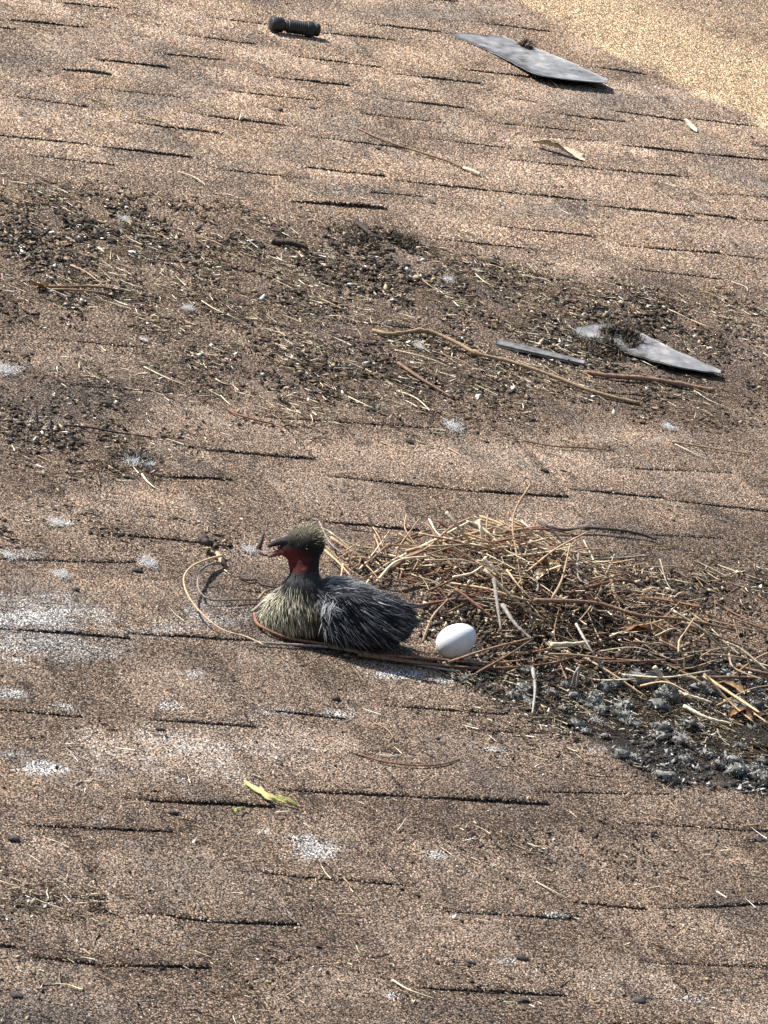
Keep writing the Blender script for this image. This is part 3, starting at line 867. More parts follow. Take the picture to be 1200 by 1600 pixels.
# plumage: sampled over the body surface
tri = []
for pgn in body_me.polygons:
    tri.append(list(pgn.vertices)[:3])
    if len(pgn.vertices) == 4:
        tri.append([pgn.vertices[0], pgn.vertices[2], pgn.vertices[3]])
tri = np.array(tri)
ar = np.linalg.norm(np.cross(co[tri[:, 1]] - co[tri[:, 0]], co[tri[:, 2]] - co[tri[:, 0]]), axis=1)


def sample(n):
    t = tri[rng.choice(len(tri), n, p=ar / ar.sum())]
    w = rng.dirichlet([1, 1, 1], n)[..., None]
    p = (co[t] * w).sum(1); q = (nr[t] * w).sum(1)
    return p, q / (np.linalg.norm(q, axis=1)[:, None] + 1e-9)


def plume(name, n, mask, flow, lift, length, width, c_root, c_tip, parent=None, var=.35, droop=0.0):
    p, q = sample(n)
    x, y, l = bird_px(p)
    keep = rng.random(n) < mask(x, y, l)
    p, q, x, y, l = p[keep], q[keep], x[keep], y[keep], l[keep]
    f2 = flow(x, y, l)                                            # forward, up, left components
    f = f2[:, :1] * b_f + f2[:, 1:2] * b_up + f2[:, 2:3] * b_l
    f = f - q * (f * q).sum(1)[:, None]
    f /= np.linalg.norm(f, axis=1)[:, None] + 1e-9
    lf = lift(x, y) if callable(lift) else lift
    d = f + q * (lf * rng.uniform(.5, 1.5, len(p)))[:, None] + rng.normal(0, .13, p.shape)
    L = (length(x, y) if callable(length) else np.full(len(p), length)) * rng.uniform(.6, 1.3, len(p))
    cr_ = np.array(c_root) * rng.uniform(1 - var, 1 + var, (len(p), 1))
    ct = (c_tip(x, y) if callable(c_tip) else np.tile(c_tip, (len(p), 1))) * rng.uniform(1 - var, 1 + var, (len(p), 1))
    A = strands(p - q * .0006, d, L, width * rng.uniform(.7, 1.3, len(p)), cr_, ct, -q * (L * .22)[:, None] + b_up * (-droop * L)[:, None], 2)
    return tag(link(name, mesh_np(name, A[0], A[1], M['fluff'], A[2]), parent or chick), kind='stuff')


def vec(x, a, b, c=0.0):
    o_ = np.zeros((len(x), 3)); o_[:, 0] = a; o_[:, 1] = b; o_[:, 2] = c
    return o_


ones = np.ones_like
back_m = lambda x, y, l: sst(496, 512, x) * sst(1000, 985, y) * (y > 905)
# undercoat of dark down over the whole trunk and neck
plume('down', 7000, lambda x, y, l: sst(906, 918, y), lambda x, y, l: vec(x, np.where(x > 500, -1., -.25), np.where(x > 500, -.25, -1.)), .35, .0075, .00042, (.02, .021, .025), (.065, .068, .078), var=.5)
plume('breast_down', 7000, lambda x, y, l: sst(512, 488, x + .25 * (960 - y)) * sst(915, 940, y), lambda x, y, l: vec(x, -.25 * ones(x), -1., 0), .45, .0105, .00030, (.12, .11, .08),
      lambda x, y: np.array([.74, .69, .52]) * (.4 + 1.0 * sst(505, 435, x))[:, None])
plume('breast_quills', 800, lambda x, y, l: sst(512, 480, x) * sst(925, 945, y), lambda x, y, l: vec(x, -.2 * ones(x), -1., 0), .55, .013, .0005, (.3, .28, .2), (.82, .77, .58))
plume('back_down', 6500, lambda x, y, l: back_m(x, y, l) * sst(942, 924, y) + .05 * back_m(x, y, l), lambda x, y, l: vec(x, -1., -.15, 0), .45, .0095, .00026, (.18, .18, .18), (.85, .85, .83), var=.5)
plume('rump_down', 1500, lambda x, y, l: sst(570, 600, x) * (y < 985), lambda x, y, l: vec(x, -1., -.2, 0), .35, .012, .0004, (.05, .05, .055), (.45, .46, .47))
plume('neck_down', 1500, lambda x, y, l: sst(900, 912, y) * sst(948, 930, y) * (x < 520), lambda x, y, l: vec(x, -.1 * ones(x), -1., 0), .4, .007, .0004, (.014, .014, .016), (.05, .05, .05))
plume('crown_down', 4200, lambda x, y, l: sst(872, 852, y + .35 * (480 - x)) * (x > 458) + .5 * sst(495, 506, x) * (y < 890), lambda x, y, l: vec(x, -.8, .3, 0), 2.2, .0066, .00024, (.17, .155, .10), (.72, .66, .44), var=.5)
# wing coverts and quills: rows fanning from the shoulder
for s in (1, -1):
    wroot = bird(556, 968, s * 39.5)
    fx = b_f * math.cos(.16) + b_up * math.sin(.16); uy = -b_f * math.sin(.16) + b_up * math.cos(.16)
    v_, f_ = ellip(wroot, np.array([52, 33, 10]) * PXM, np.stack([fx, uy, b_l], 1), 22)
    mw = bpy.data.meshes.new('wing'); mw.from_pydata((v_ - BO).tolist(), [], f_); mw.shade_smooth(); mw.materials.append(M['skin'])
    c_ = mw.color_attributes.new('col', 'FLOAT_COLOR', 'POINT')
    c_.data.foreach_set('color', np.tile([.03, .03, .034, 1], len(v_)).astype(np.float32))
    wing = link('wing', mw, chick)
    Pp, Dd, Ll, C0, C1, Ww = [], [], [], [], [], []
    for rowi in range(15):                                # rows from the shoulder backwards
        for k in range(34):
            f_t = rowi / 14.0; g = k / 33.0 + rng.normal(0, .02)
            x = 499 + f_t * 94 + 12 * g + rng.normal(0, 1.6); y = 937 + g * (64 - 12 * abs(f_t - .4)) + f_t * 4 + rng.normal(0, 1.4)
            e = ((x - 552) / 60) ** 2 + ((y - 968) / 36) ** 2
            out = 44 + 11 * math.sqrt(max(0, 1 - e)) - 14 * max(0, e - .75)
            Pp.append(bird(x, y, s * out) - BO)
            ang = math.radians(-62 + 44 * f_t - 10 * (g - .5) + rng.normal(0, 6))      # streaks steeper at the shoulder
            if rowi < 3: ang += math.radians(rng.normal(0, 14))
            Dd.append(-b_f * math.cos(ang) + b_up * math.sin(ang) + s * b_l * rng.uniform(.08, .28))
            Ll.append((.012 + .010 * f_t) * rng.uniform(.7, 1.2))
            white = rng.random() < (.75 if rowi < 3 else .55)
            if white:
                tone_ = rng.uniform(.6, 1.1) if rowi < 3 else rng.uniform(.3, .95)
                C0.append(np.array([.9, .9, .92]) * tone_); C1.append(np.array([.45, .46, .5]) * tone_ * .8); Ww.append(.00023)
            else:
                C0.append(np.array([.018, .019, .024])); C1.append(np.array([.03, .032, .04])); Ww.append(.0008)
    for k in range(42):                                   # white burst of sheaths at the shoulder
        x, y = rng.normal(517, 6), rng.normal(948, 6)
        e = ((x - 552) / 60) ** 2 + ((y - 968) / 36) ** 2
        Pp.append(bird(x, y, s * (45 + 11 * math.sqrt(max(0, 1 - e)))) - BO)
        ang = math.radians(rng.uniform(-125, -15))
        Dd.append(-b_f * math.cos(ang) + b_up * math.sin(ang) + s * b_l * rng.uniform(.15, .4))
        Ll.append(rng.uniform(.008, .017)); Ww.append(.00028); C0.append(np.array([.55, .55, .57])); C1.append(np.array([.8, .8, .8]))
    A = strands(np.array(Pp), np.array(Dd), np.array(Ll), np.array(Ww), np.array(C0), np.array(C1), -s * b_l * .0025, 3)
    tag(link('wing_quills', mesh_np('wing_quills', A[0], A[1], M['fluff'], A[2]), wing), kind='stuff')
# stubby tail
n = 70
Pp = np.array([bird(rng.uniform(600, 620), rng.uniform(950, 978), rng.uniform(-22, 24)) for _ in range(n)]) - BO
A = strands(Pp, -b_f + b_up * rng.uniform(-.35, .12, (n, 1)) + b_l * rng.normal(0, .12, (n, 1)), rng.uniform(.016, .027, n), np.full(n, .0011), np.tile([.03, .031, .036], (n, 1)), np.tile([.10, .105, .115], (n, 1)))
link('tail', mesh_np('tail', A[0], A[1], M['fluff'], A[2]), chick)


# ------------------------------------------------------------------ loose sticks, straws, leaves
def stick(name, pts, r, mat, label, cat='twig', group=None, k=7, taper=.7, knots=0, flat=1.0):
    P = P3(pts); n = max(10, len(P) * 6)
    Q_ = catmull(P, n)
    R_ = r * np.linspace(1, taper, n) * (1 + .07 * rng.normal(0, 1, n))
    for q in rng.integers(2, n - 2, knots):
        R_[q] *= 1.5
    Q_[:, 2] = np.maximum(Q_[:, 2], R_ * .8)
    V, F = tube(Q_, R_, k, .05, flat)
    return single(name, V, F, M[mat], label, cat, group, smooth=True)


stick('branch', [(582, 516, 2), (612, 522, 5), (665, 517, 9), (712, 535, 8), (745, 552, 7), (800, 566, 7), (860, 586, 6), (930, 613, 4), (1000, 631, 2)], .0022, 'twig_tan', 'long tan crooked branch lying across the litter below the half buried plate', 'branch', taper=.95, knots=4)
stick('twig', [(912, 582, 3), (960, 588, 5), (1010, 592, 5), (1060, 600, 4), (1116, 611, 3)], .0029, 'twig_brown', 'straight brown stick just below the half buried plate', knots=1, taper=.9)
stick('twig', [(622, 567, 3), (660, 593, 5), (708, 622, 2)], .0019, 'twig_brown', 'thin brown stick lying just below the crooked branch')
stick('twig', [(556, 199, 2), (600, 219, 4), (650, 236, 4), (700, 252, 3), (724, 262, 3)], .0012, 'twig_brown', 'slender dark stem with a pale tip lying on bare shingles', taper=1.1)
stick('stem_end', [(724, 262, 3), (735, 266, 4), (750, 273, 3)], .0018, 'twig_pale', 'pale flared end piece at the tip of the slender stem', 'twig', taper=1.4)
stick('twig', [(842, 815, 4), (852, 821, 5), (880, 828, 5), (920, 825, 6), (965, 828, 6), (1000, 834, 5), (1026, 843, 3)], .0017, 'twig_dark', 'dark bent twig with a knobbed end above the nest', knots=3, taper=.9)
rt = stick('twig', [(314, 838, 12), (322, 847, 12), (334, 849, 11), (338, 856, 10)], .0036, 'twig_dark', 'short dark stub of wood with a forked knob facing the chick', taper=.8, knots=2)
stick('wood_splinter', [(333, 852, 8), (340, 864, 6), (348, 880, 3)], .0028, 'twig_tan', 'short orange tan wood splinter standing against the dark stub', 'splinter', taper=.8)
stick('twig', [(347, 868, 8), (322, 875, 12), (300, 885, 16), (288, 900, 19), (289, 918, 18), (300, 940, 14), (322, 965, 10), (350, 985, 8), (385, 995, 9), (413, 1008, 10)], .0011, 'twig_tan', 'large thin tan twig loop curving out in front of the chick', taper=.6)
stick('twig', [(347, 880, 4), (325, 883, 7), (312, 896, 9), (309, 915, 9), (317, 930, 7), (335, 938, 5), (370, 937, 4), (406, 937, 3)], .0011, 'twig_grey', 'smaller grey twig loop inside the large tan loop')
stick('twig', [(394, 957, 4), (405, 947, 9), (428, 926, 16), (455, 909, 20)], .0021, 'twig_grey', 'stout grey twig leaning up against the breast of the chick', taper=.7)
stick('twig', [(403, 937, 3), (413, 925, 8), (424, 920, 10)], .0012, 'twig_tan', 'short thin twig forking beside the stout grey twig')
stick('twig', [(372, 899, 3), (386, 906, 3), (402, 906, 3), (412, 914, 3), (436, 919, 3)], .0012, 'twig_dark', 'wiggly dark twig on the shingles in front of the beak')
stick('twig', [(397, 958, 4), (402, 974, 5), (420, 985, 5), (455, 998, 4), (510, 1007, 4), (570, 1019, 4), (640, 1033, 4), (735, 1044, 5), (800, 1045, 5)], .0014, 'twig_red', 'long reddish twig curving round the breast of the chick', taper=.8)
stick('twig', [(398, 1004, 3), (450, 1007, 3), (520, 1012, 3), (590, 1026, 3), (660, 1040, 3), (720, 1050, 3)], .0013, 'twig_grey', 'straight grey twig along the ground in front of the chick', taper=.8)
stick('twig', [(404, 858, 4), (407, 848, 10), (411, 835, 16)], .003, 'twig_dark', 'dark pointed stub standing up among white down', taper=.5)
stick('twig', [(60, 448, 3), (100, 448, 5), (150, 448, 5), (190, 454, 3)], .0016, 'twig_brown', 'brown twig in the dark litter with an orange leaf at its end', knots=1)
stick('twig', [(82, 452, 3), (120, 453, 4), (168, 458, 2)], .0012, 'twig_tan', 'tan stem lying just under the brown twig in dark litter')
stick('twig', [(355, 640, 2), (372, 648, 3), (400, 656, 3), (447, 667, 2)], .0012, 'twig_red', 'reddish thin stem on shingles below the main litter band')
stick('twig', [(815, 688, 2), (865, 697, 3), (920, 700, 3), (955, 704, 2)], .0009, 'twig_brown', 'thin brown stem on shingles below the crooked branch')
stick('twig', [(1050, 690, 2), (1110, 700, 3), (1175, 710, 2)], .0011, 'twig_tan', 'tan stem at the litter edge below the straight brown stick')
stick('twig', [(780, 537, 2), (812, 541, 4)], .0013, 'twig_dark', 'stubby dark twig at the end of the grey strip')
stick('twig', [(555, 347, 2), (567, 355, 6), (580, 366, 6), (598, 375, 3)], .003, 'twig_dark', 'stout blackened twig at the upper edge of the litter band')
stick('twig', [(425, 378, 2), (450, 379, 6), (480, 388, 3)], .004, 'twig_dark', 'thick blackened stub in the litter band beside pale straw')
stick('twig', [(100, 664, 2), (140, 668, 4), (185, 676, 4), (235, 683, 2)], .0012, 'twig_dark', 'thin dark stem beside a clump of litter and white down')
stick('twig', [(560, 1178, 2), (600, 1190, 3), (650, 1196, 3), (690, 1194, 3), (718, 1186, 2)], .001, 'twig_red', 'thin reddish stem sagging across shingles below the chick')

LAND = [('the pipe fitting', 458, 45), ('the galvanised plate', 830, 90), ('the curled tan leaf', 870, 240), ('the slender stem', 650, 240), ('the brown twig bundle', 120, 450), ('the blackened twig', 575, 362), ('the thick blackened stub', 450, 382), ('the crooked branch', 760, 560), ('the half buried plate', 1010, 545), ('the straight brown stick', 1060, 605), ('the dark bent twig', 930, 828), ('the egg', 712, 1005), ('the head of the chick', 470, 865), ('the large twig loop', 290, 920), ('the yellow green sprig', 425, 1245), ('the sagging reddish stem', 650, 1195), ('the biggest white splash', 490, 1328), ('the small pale chip', 1080, 196), ('the thin dark stem', 170, 670), ('the reddish thin stem', 400, 655), ('the thin brown stick', 665, 595), ('the outer nest edge', 1100, 1000), ('the narrow grey strip', 840, 550)]


def near(x, y):
    return min(LAND, key=lambda q: (q[1] - x) ** 2 + (3 * (q[2] - y)) ** 2)[0]


SG = 'loose straws on the shingles'
ST = [[(219, 178), (245, 187), (270, 196), (279, 203)], [(278, 268), (300, 275), (318, 286), (320, 290)], [(95, 322), (120, 336)], [(490, 462), (515, 473), (540, 484)], [(483, 533), (508, 550)], [(225, 573), (260, 590), (292, 603)], [(222, 741), (230, 752), (243, 763)],
      [(743, 428), (757, 440), (776, 450)], [(650, 425), (670, 445), (695, 458)], [(110, 414), (133, 424), (160, 444)], [(315, 470), (340, 485), (375, 500)], [(585, 1130), (603, 1138), (613, 1150), (609, 1158)], [(838, 1378), (860, 1390), (888, 1405)], [(613, 1531), (640, 1547), (680, 1561)], [(536, 1371), (550, 1386)],
      [(1120, 1393), (1136, 1403)], [(345, 618), (357, 630), (370, 636)], [(617, 547), (640, 552), (670, 560), (700, 572)], [(675, 548), (720, 563), (738, 574)], [(620, 610), (650, 622), (672, 641)], [(1042, 482), (1060, 490), (1080, 500)], [(1080, 500), (1105, 510), (1135, 518)], [(1143, 440), (1165, 448), (1168, 455)], [(815, 430), (850, 436), (862, 442)], [(1085, 610), (1110, 626), (1145, 640)], [(880, 686), (905, 694), (925, 700)], [(1055, 694), (1080, 706), (1105, 718)],
      [(520, 1228), (540, 1232)], [(16, 1371), (34, 1378)], [(130, 1483), (142, 1492)], [(336, 1483), (358, 1487)], [(890, 1268), (902, 1278)], [(1000, 850), (1030, 853), (1060, 852)], [(1120, 882), (1150, 892)], [(60, 712), (80, 722)], [(170, 728), (190, 740)], [(700, 700), (722, 712)], [(595, 690), (630, 705)], [(405, 618), (435, 640)], [(455, 617), (495, 632)], [(545, 620), (570, 632), (585, 640)], [(395, 1210), (410, 1216)], [(800, 330), (840, 338)], [(140, 153), (175, 166)]]
for s_ in ST:
    stick('straw', [(x, y, 1.5 + (1.6 if 0 < q_ < len(s_) - 1 else 0)) for q_, (x, y) in enumerate(s_)], rng.uniform(.0006, .0010), rng.choice(['twig_pale', 'twig_pale', 'twig_tan']), ('long' if abs(s_[-1][0] - s_[0][0]) > 45 else 'short' if abs(s_[-1][0] - s_[0][0]) < 27 else 'thin') + (' curved' if len(s_) > 2 else ' straight') + ' pale straw loose on the roof nearest ' + near(*s_[len(s_) // 2]), 'straw', SG, 5, .6)


def leaf(name, pts, w, mat, label, cat='leaf', curl=.003, group=None):
    P = P3(pts); n = 14
    C_ = catmull(P, n)
    T = np.gradient(C_, axis=0); T /= np.linalg.norm(T, axis=1)[:, None]
    S = np.cross(T, [0, 0, 1.0]); S /= np.linalg.norm(S, axis=1)[:, None]
    t = np.linspace(0, 1, n)
    ww = w * (np.sin(np.pi * np.clip(t * .93 + .05, 0, 1)) ** .7) * rng.uniform(.85, 1.15, n)
    tw = np.array([0, 0, 1.0]) * (curl * np.sin(t * 5))[:, None]
    V, F = sheet(C_ + S * ww[:, None] + tw, C_ - S * ww[:, None] - tw * .6, .0006, 5, -curl, .0004)
    V[:, 2] += max(0, .0012 - V[:, 2].min())
    return single(name, V, F, M[mat], label, cat, group, smooth=True)


leaf('dry_leaf', [(832, 224, 3), (862, 229, 7), (886, 238, 6), (913, 252, 2)], .006, 'twig_pale', 'curled pale tan leaf on bare shingles below the upper metal plate', curl=.004)
leaf('wood_chip', [(1070, 186, 3), (1078, 196, 4), (1088, 206, 2)], .005, 'twig_pale', 'small pale chip on the shingles near the paler buff patch', 'chip', .001)
leaf('dry_leaf', [(820, 880, 46), (845, 872, 52), (862, 882, 48), (870, 900, 40)], .011, 'dead_leaf', 'large curled tan leaf standing on top of the nest', curl=.006)
leaf('dry_leaf', [(838, 905, 38), (845, 895, 44), (852, 888, 46)], .006, 'twig_pale', 'small pale folded leaf in front of the large curled nest leaf', curl=.003)
leaf('dry_leaf', [(975, 985, 16), (1000, 978, 22), (1040, 990, 16)], .010, 'brown_leaf', 'crumpled brown leaf in the nest beside a pale twig', curl=.005)
leaf('dry_leaf', [(790, 880, 34), (798, 886, 36), (806, 896, 30)], .007, 'brown_leaf', 'small dark brown leaf tucked into the nest top', curl=.003)
leaf('dry_leaf', [(1140, 1120, 4), (1158, 1112, 8), (1176, 1122, 4)], .008, 'brown_leaf', 'brown leaf on the clods at the lower nest edge', curl=.004)
leaf('dry_leaf', [(1110, 1065, 8), (1140, 1068, 10), (1165, 1078, 6)], .008, 'dead_leaf', 'torn tan leaf among twigs at the outer nest edge', curl=.003)
leaf('dry_leaf', [(50, 444, 3), (60, 446, 6), (75, 450, 3)], .006, 'dead_leaf', 'small orange tan leaf at the end of the brown twig bundle', curl=.003)
g0 = at(430, 1250)
sprig = empty('leaf_sprig', g0)
tag(sprig, 'yellow green torn leaf sprig lying on a shingle edge', 'leaf')
for pts, w in (([(380, 1222, 2), (400, 1234, 5), (425, 1246, 5), (458, 1258, 2)], .0032), ([(405, 1232, 3), (415, 1245, 6), (432, 1254, 3)], .0026), ([(430, 1246, 4), (448, 1250, 5), (467, 1262, 2)], .002), ([(362, 1268, 2), (372, 1266, 3), (382, 1264, 2)], .0025)):
    C_ = catmull(P3(pts), 12); t = np.linspace(0, 1, 12)
    S = np.cross(np.gradient(C_, axis=0), [0, 0, 1.0]); S /= np.linalg.norm(S, axis=1)[:, None]
    ww = (.62 * w * np.sin(np.pi * (t * .94 + .03)) ** .7 * rng.uniform(.7, 1.2, 12))[:, None]
    V, F = sheet(C_ + S * ww, C_ - S * ww + np.array([0, 0, .002]), .0005, 4, .001, .0004)
    part('leaflet', V, F, M['green_leaf'], sprig, g0, smooth=True)


# ------------------------------------------------------------------ metal plates, strip, pipe fitting
def plate(name, A, B, label, thick=.0014):
    V, F = sheet(catmull(P3(A), 26), catmull(P3(B), 26), thick, 7, .0, .0003)
    return single(name, V, F, M['metal'], label, 'metal plate')


plate('metal_plate', [(703, 51, 2), (770, 55, 3), (806, 63, 5), (850, 80, 8), (900, 100, 10), (950, 124, 10)], [(704, 53, 2), (738, 67, 3), (768, 80, 4), (800, 96, 7), (850, 118, 12), (949, 130, 12)], 'bent grey galvanised flashing plate lying loose on bare shingles')
plate('metal_plate', [(895, 512, 3), (930, 506, 5), (975, 509, 8), (1010, 524, 9), (1060, 549, 9), (1126, 578, 7)], [(898, 520, 2), (930, 532, 3), (985, 552, 6), (1020, 562, 8), (1060, 573, 9), (1126, 583, 8)], 'dirty grey plate half buried under a dark clump of litter')
V, F = sheet(catmull(P3([(775, 529, 3), (830, 541, 6), (914, 563, 5)]), 14), catmull(P3([(774, 537, 3), (828, 549, 6), (912, 568, 5)]), 14), .003, 4)
single('roofing_strip', V, F, M['strip'], 'narrow dark grey strip lying beside the half buried plate', 'strip')

f0 = at(458, 50)
fit = empty('pipe_fitting', f0)
tag(fit, 'black plastic threaded pipe fitting lying on the upper shingles', 'pipe fitting')
pa, pb = at(424, 37, .011), at(496, 47, .011)
ax = (pb - pa)


def lathe(prof, k, name):
    c = pa + ax * np.array([t for t, r in prof])[:, None]
    V, F = tube(c, np.array([r for t, r in prof]) * 1e-3, k)
    part(name, V, F, M['plastic'], fit, f0)


lathe([(-.02, 8.5), (0, 10), (.24, 10), (.26, 8)], 6, 'hex_cap')
lathe([(.26, 6.6), (.30, 6.6), (.31, 7), (.34, 7)], 18, 'neck')
thr = []
for q in range(9):
    t = .34 + q * .045
    thr += [(t, 8.2), (t + .018, 9.2), (t + .03, 9.2), (t + .044, 8.2)]
lathe(thr, 18, 'threaded_barrel')
lathe([(.745, 9.4), (.76, 10.2), (.88, 10.2), (.895, 9.4)], 18, 'collar')
lathe([(.895, 8.4), (1.02, 8.4), (1.03, 7.2)], 18, 'end_ring')


# ------------------------------------------------------------------ clods, down tufts, clumps
def lump(c, sx, sz, sub=2, rough=.3):
    bm = bmesh.new(); bmesh.ops.create_icosphere(bm, subdivisions=sub, radius=1)
    V = np.array([v.co[:] for v in bm.verts]); F = np.array([[v.index for v in f.verts] for f in bm.faces]); bm.free()
    s0 = rng.uniform(0, 50)
    nz = fbm(V[:, 0] * 1.7 + s0 + 9, V[:, 1] * 1.7 + V[:, 2] * 1.3 + 9, int(s0), 3) - .5
    V = V * (1 + 2 * rough * nz + rough * .35 * rng.normal(0, 1, len(V)))[:, None]
    a = rng.uniform(-.4, .4)
    V = np.stack([V[:, 0] * sx, V[:, 1] * sx * .75, V[:, 2] * sz], 1)
    e1 = NX * math.cos(a) + NY * math.sin(a); e2 = -NX * math.sin(a) + NY * math.cos(a)
    W = np.stack([V[:, 0] * e1[0] + V[:, 1] * e2[0], V[:, 0] * e1[1] + V[:, 1] * e2[1], V[:, 2]], 1)
    W[:, 2] = np.maximum(W[:, 2] + sz * .75, -.0002 + .0004 * rng.random(len(W)))
    return W + c, F


CG = 'dark clods on the shingles'
CD = [(80, 243, 13), (675, 316, 13), (487, 167, 12), (437, 172, 11), (497, 168, 9), (590, 232, 10), (250, 1139, 11), (566, 1179, 12), (733, 1504, 13), (998, 1564, 16), (818, 1562, 14), (20, 1311, 14), (1100, 1361, 10), (1185, 1311, 12), (270, 1270, 10), (62, 790, 9), (140, 801, 12), (85, 795, 8), (210, 808, 10), (235, 806, 11), (275, 810, 9), (90, 862, 11), (215, 891, 13), (118, 922, 10), (190, 835, 7), (25, 1556, 14), (50, 1552, 9), (300, 495, 8), (815, 1498, 12), (1130, 1500, 9), (525, 1092, 10), (1020, 1152, 6),
      (75, 118, 9), (60, 110, 7), (130, 165, 10), (245, 206, 7), (520, 55, 6), (540, 573, 14), (420, 540, 10), (440, 508, 12), (180, 362, 12), (260, 382, 11), (360, 372, 12), (60, 285, 12), (20, 280, 11), (770, 410, 14), (690, 420, 10), (1150, 533, 10), (1180, 555, 12), (830, 540, 10), (780, 535, 14), (760, 690, 9), (705, 725, 7), (850, 735, 11), (1045, 660, 12), (880, 735, 9), (200, 745, 14), (175, 735, 10), (165, 630, 14), (40, 555, 14), (10, 548, 12), (640, 690, 14), (580, 640, 12), (830, 655, 10), (610, 390, 14), (640, 395, 10), (545, 345, 8)]
for x, y, s in CD:
    sx = s * .5 * PXM * rng.uniform(.9, 1.1)
    V, F = lump(at(x, y + s * .15), sx * 1.15, sx * rng.uniform(.3, .6), 2, .6)
    single('clod', V, F, M['clod_dark'], ('larger' if s > 12 else 'tiny' if s < 9 else 'small') + ' dark crumbly clod resting on shingles nearest ' + near(x, y), 'clod', CG)
NG = 'grey clods along the lower nest edge'
extra = [(x_, y_, int(s_)) for x_, y_, s_ in zip(rng.uniform(800, 1200, 90), rng.uniform(1050, 1225, 90), rng.uniform(12, 26, 90)) if skirt(np.array([x_]), np.array([y_ + 8]))[0] > .7][:34]
for x, y, s in extra + [(1000, 1062, 44), (1040, 1088, 36), (965, 1068, 24), (1028, 1104, 28), (930, 1100, 22), (975, 1105, 26), (1030, 1150, 26), (1040, 1214, 28), (968, 1178, 22), (1150, 1205, 26), (1185, 1215, 24), (1120, 1196, 18), (900, 1132, 20), (915, 1142, 16), (1105, 1180, 20), (1190, 1190, 16), (860, 1085, 18), (1060, 1160, 20), (805, 1090, 20), (828, 1100, 18), (725, 1062, 16), (990, 1130, 20), (1090, 1135, 18), (880, 1108, 16), (945, 1150, 14)]:
    sx = s * .5 * PXM
    V, F = lump(at(x, y + s * .2), sx * 1.1, sx * rng.uniform(.45, .8), 2, .62)
    k_ = 80
    q = V[rng.integers(0, len(V), k_)] + rng.normal(0, .12, (k_, 3)) * sx
    pal = np.array([[.03, .03, .028], [.09, .085, .075], [.22, .21, .18], [.45, .44, .40], [.68, .67, .64]]) * .75
    A = crumbs(q, sx * rng.uniform(.08, .22, k_), pal[rng.choice(5, k_, p=[.3, .25, .2, .15, .1])])
    L = sx * rng.uniform(.15, .5, k_)
    B = strands(q, rng.normal(0, 1, (k_, 3)), L, np.full(k_, .0004), *([pal[rng.choice(5, k_, p=[.2, .2, .25, .2, .15])]] * 2), rng.normal(0, .4, (k_, 3)) * L[:, None])
    C = np.vstack([np.tile([.15, .147, .135], (len(V), 1)) * rng.uniform(.2, 1.9, (len(V), 1)), A[2], B[2]])
    F = np.vstack([F, A[1] + len(V), B[1] + len(V) + len(A[0])]); V = np.vstack([V, A[0], B[0]]); V[:, 2] = np.maximum(V[:, 2], .0003)
    single('dropping_clod', V, F, M['litter'], ('large' if s > 25 else 'small' if s < 19 else 'medium') + ' grey and white crusted dropping clod ' + ('on bare shingles below the nest' if y > 1160 else 'in the clod heap under the pale twigs' if x > 940 else 'at the nest edge beside the grey upright twig' if x < 870 else 'between the nest and the bare shingles'), 'clod', NG, C)

DG = 'white down tufts on the shingles'


def tuft(x, y, s, label, group=None, col=(.66, .66, .65), n=150, quill=True):
    s = s * .8
    c = at(x, y + s * .2, .001)
    th = rng.uniform(0, 6.28, n); up_ = np.abs(rng.normal(.55, .4, n))
    D = np.stack([np.cos(th), np.sin(th), up_], 1) + np.array([*(NX * rng.uniform(-.5, .5)), 0])
    P = c + np.stack([rng.normal(0, .24, n) * s * PXM, rng.normal(0, .35, n) * s * PXM, rng.uniform(0, .22, n) * s * PXM], 1)
    L = s * PXM * (.08 + .30 * rng.random(n) ** 2)
    A = strands(P, D, L, np.full(n, .00026), np.tile(col, (n, 1)) * rng.uniform(.7, 1.1, (n, 1)), np.tile(col, (n, 1)), rng.normal(0, .6, (n, 3)) * L[:, None], 3)
    root = empty('down_feather', c)
    part('barbs', A[0], A[1], M['fluff'], root, c, A[2])
    V, F = tube(catmull(np.array([c + [-s * .5 * PXM, 0, .0005], c + [0, .001, .002], c + [s * .6 * PXM, -.004, .001]]), 8), np.linspace(.0005, .0002, 8), 5)
    part('quill', V, F, M['twig_pale'], root, c)
    return tag(root, label, 'feather', group)


for x, y, s in [(97, 897, 26), (230, 877, 34), (390, 858, 26), (437, 849, 20), (655, 540, 22), (708, 664, 36), (195, 340, 24), (205, 718, 30), (232, 722, 26), (1045, 665, 26), (15, 868, 22), (10, 577, 34), (295, 480, 24), (90, 815, 24), (520, 288, 12), (225, 530, 14), (700, 435, 26)]:
    tuft(x, y, s, ('big' if s > 27 else 'small' if s < 23 else 'tangled') + ' white down tuft caught on shingles nearest ' + near(x, y), DG, n=int(90 + s * 6))
for x, y, s in [(930, 1122, 24), (1065, 1150, 26), (985, 1178, 22), (1165, 1200, 24), (820, 1092, 20)]:
    tuft(x, y, s, 'dirty white down tuft matted among the clods below the nest', 'down among the clods', (.5, .5, .48), 120)
for x, y, s in [(548, 905, 22), (700, 985, 18), (735, 905, 20)]:
    tuft(x, y, s, 'pale down feather stuck between nest twigs', 'down in the nest', n=110)


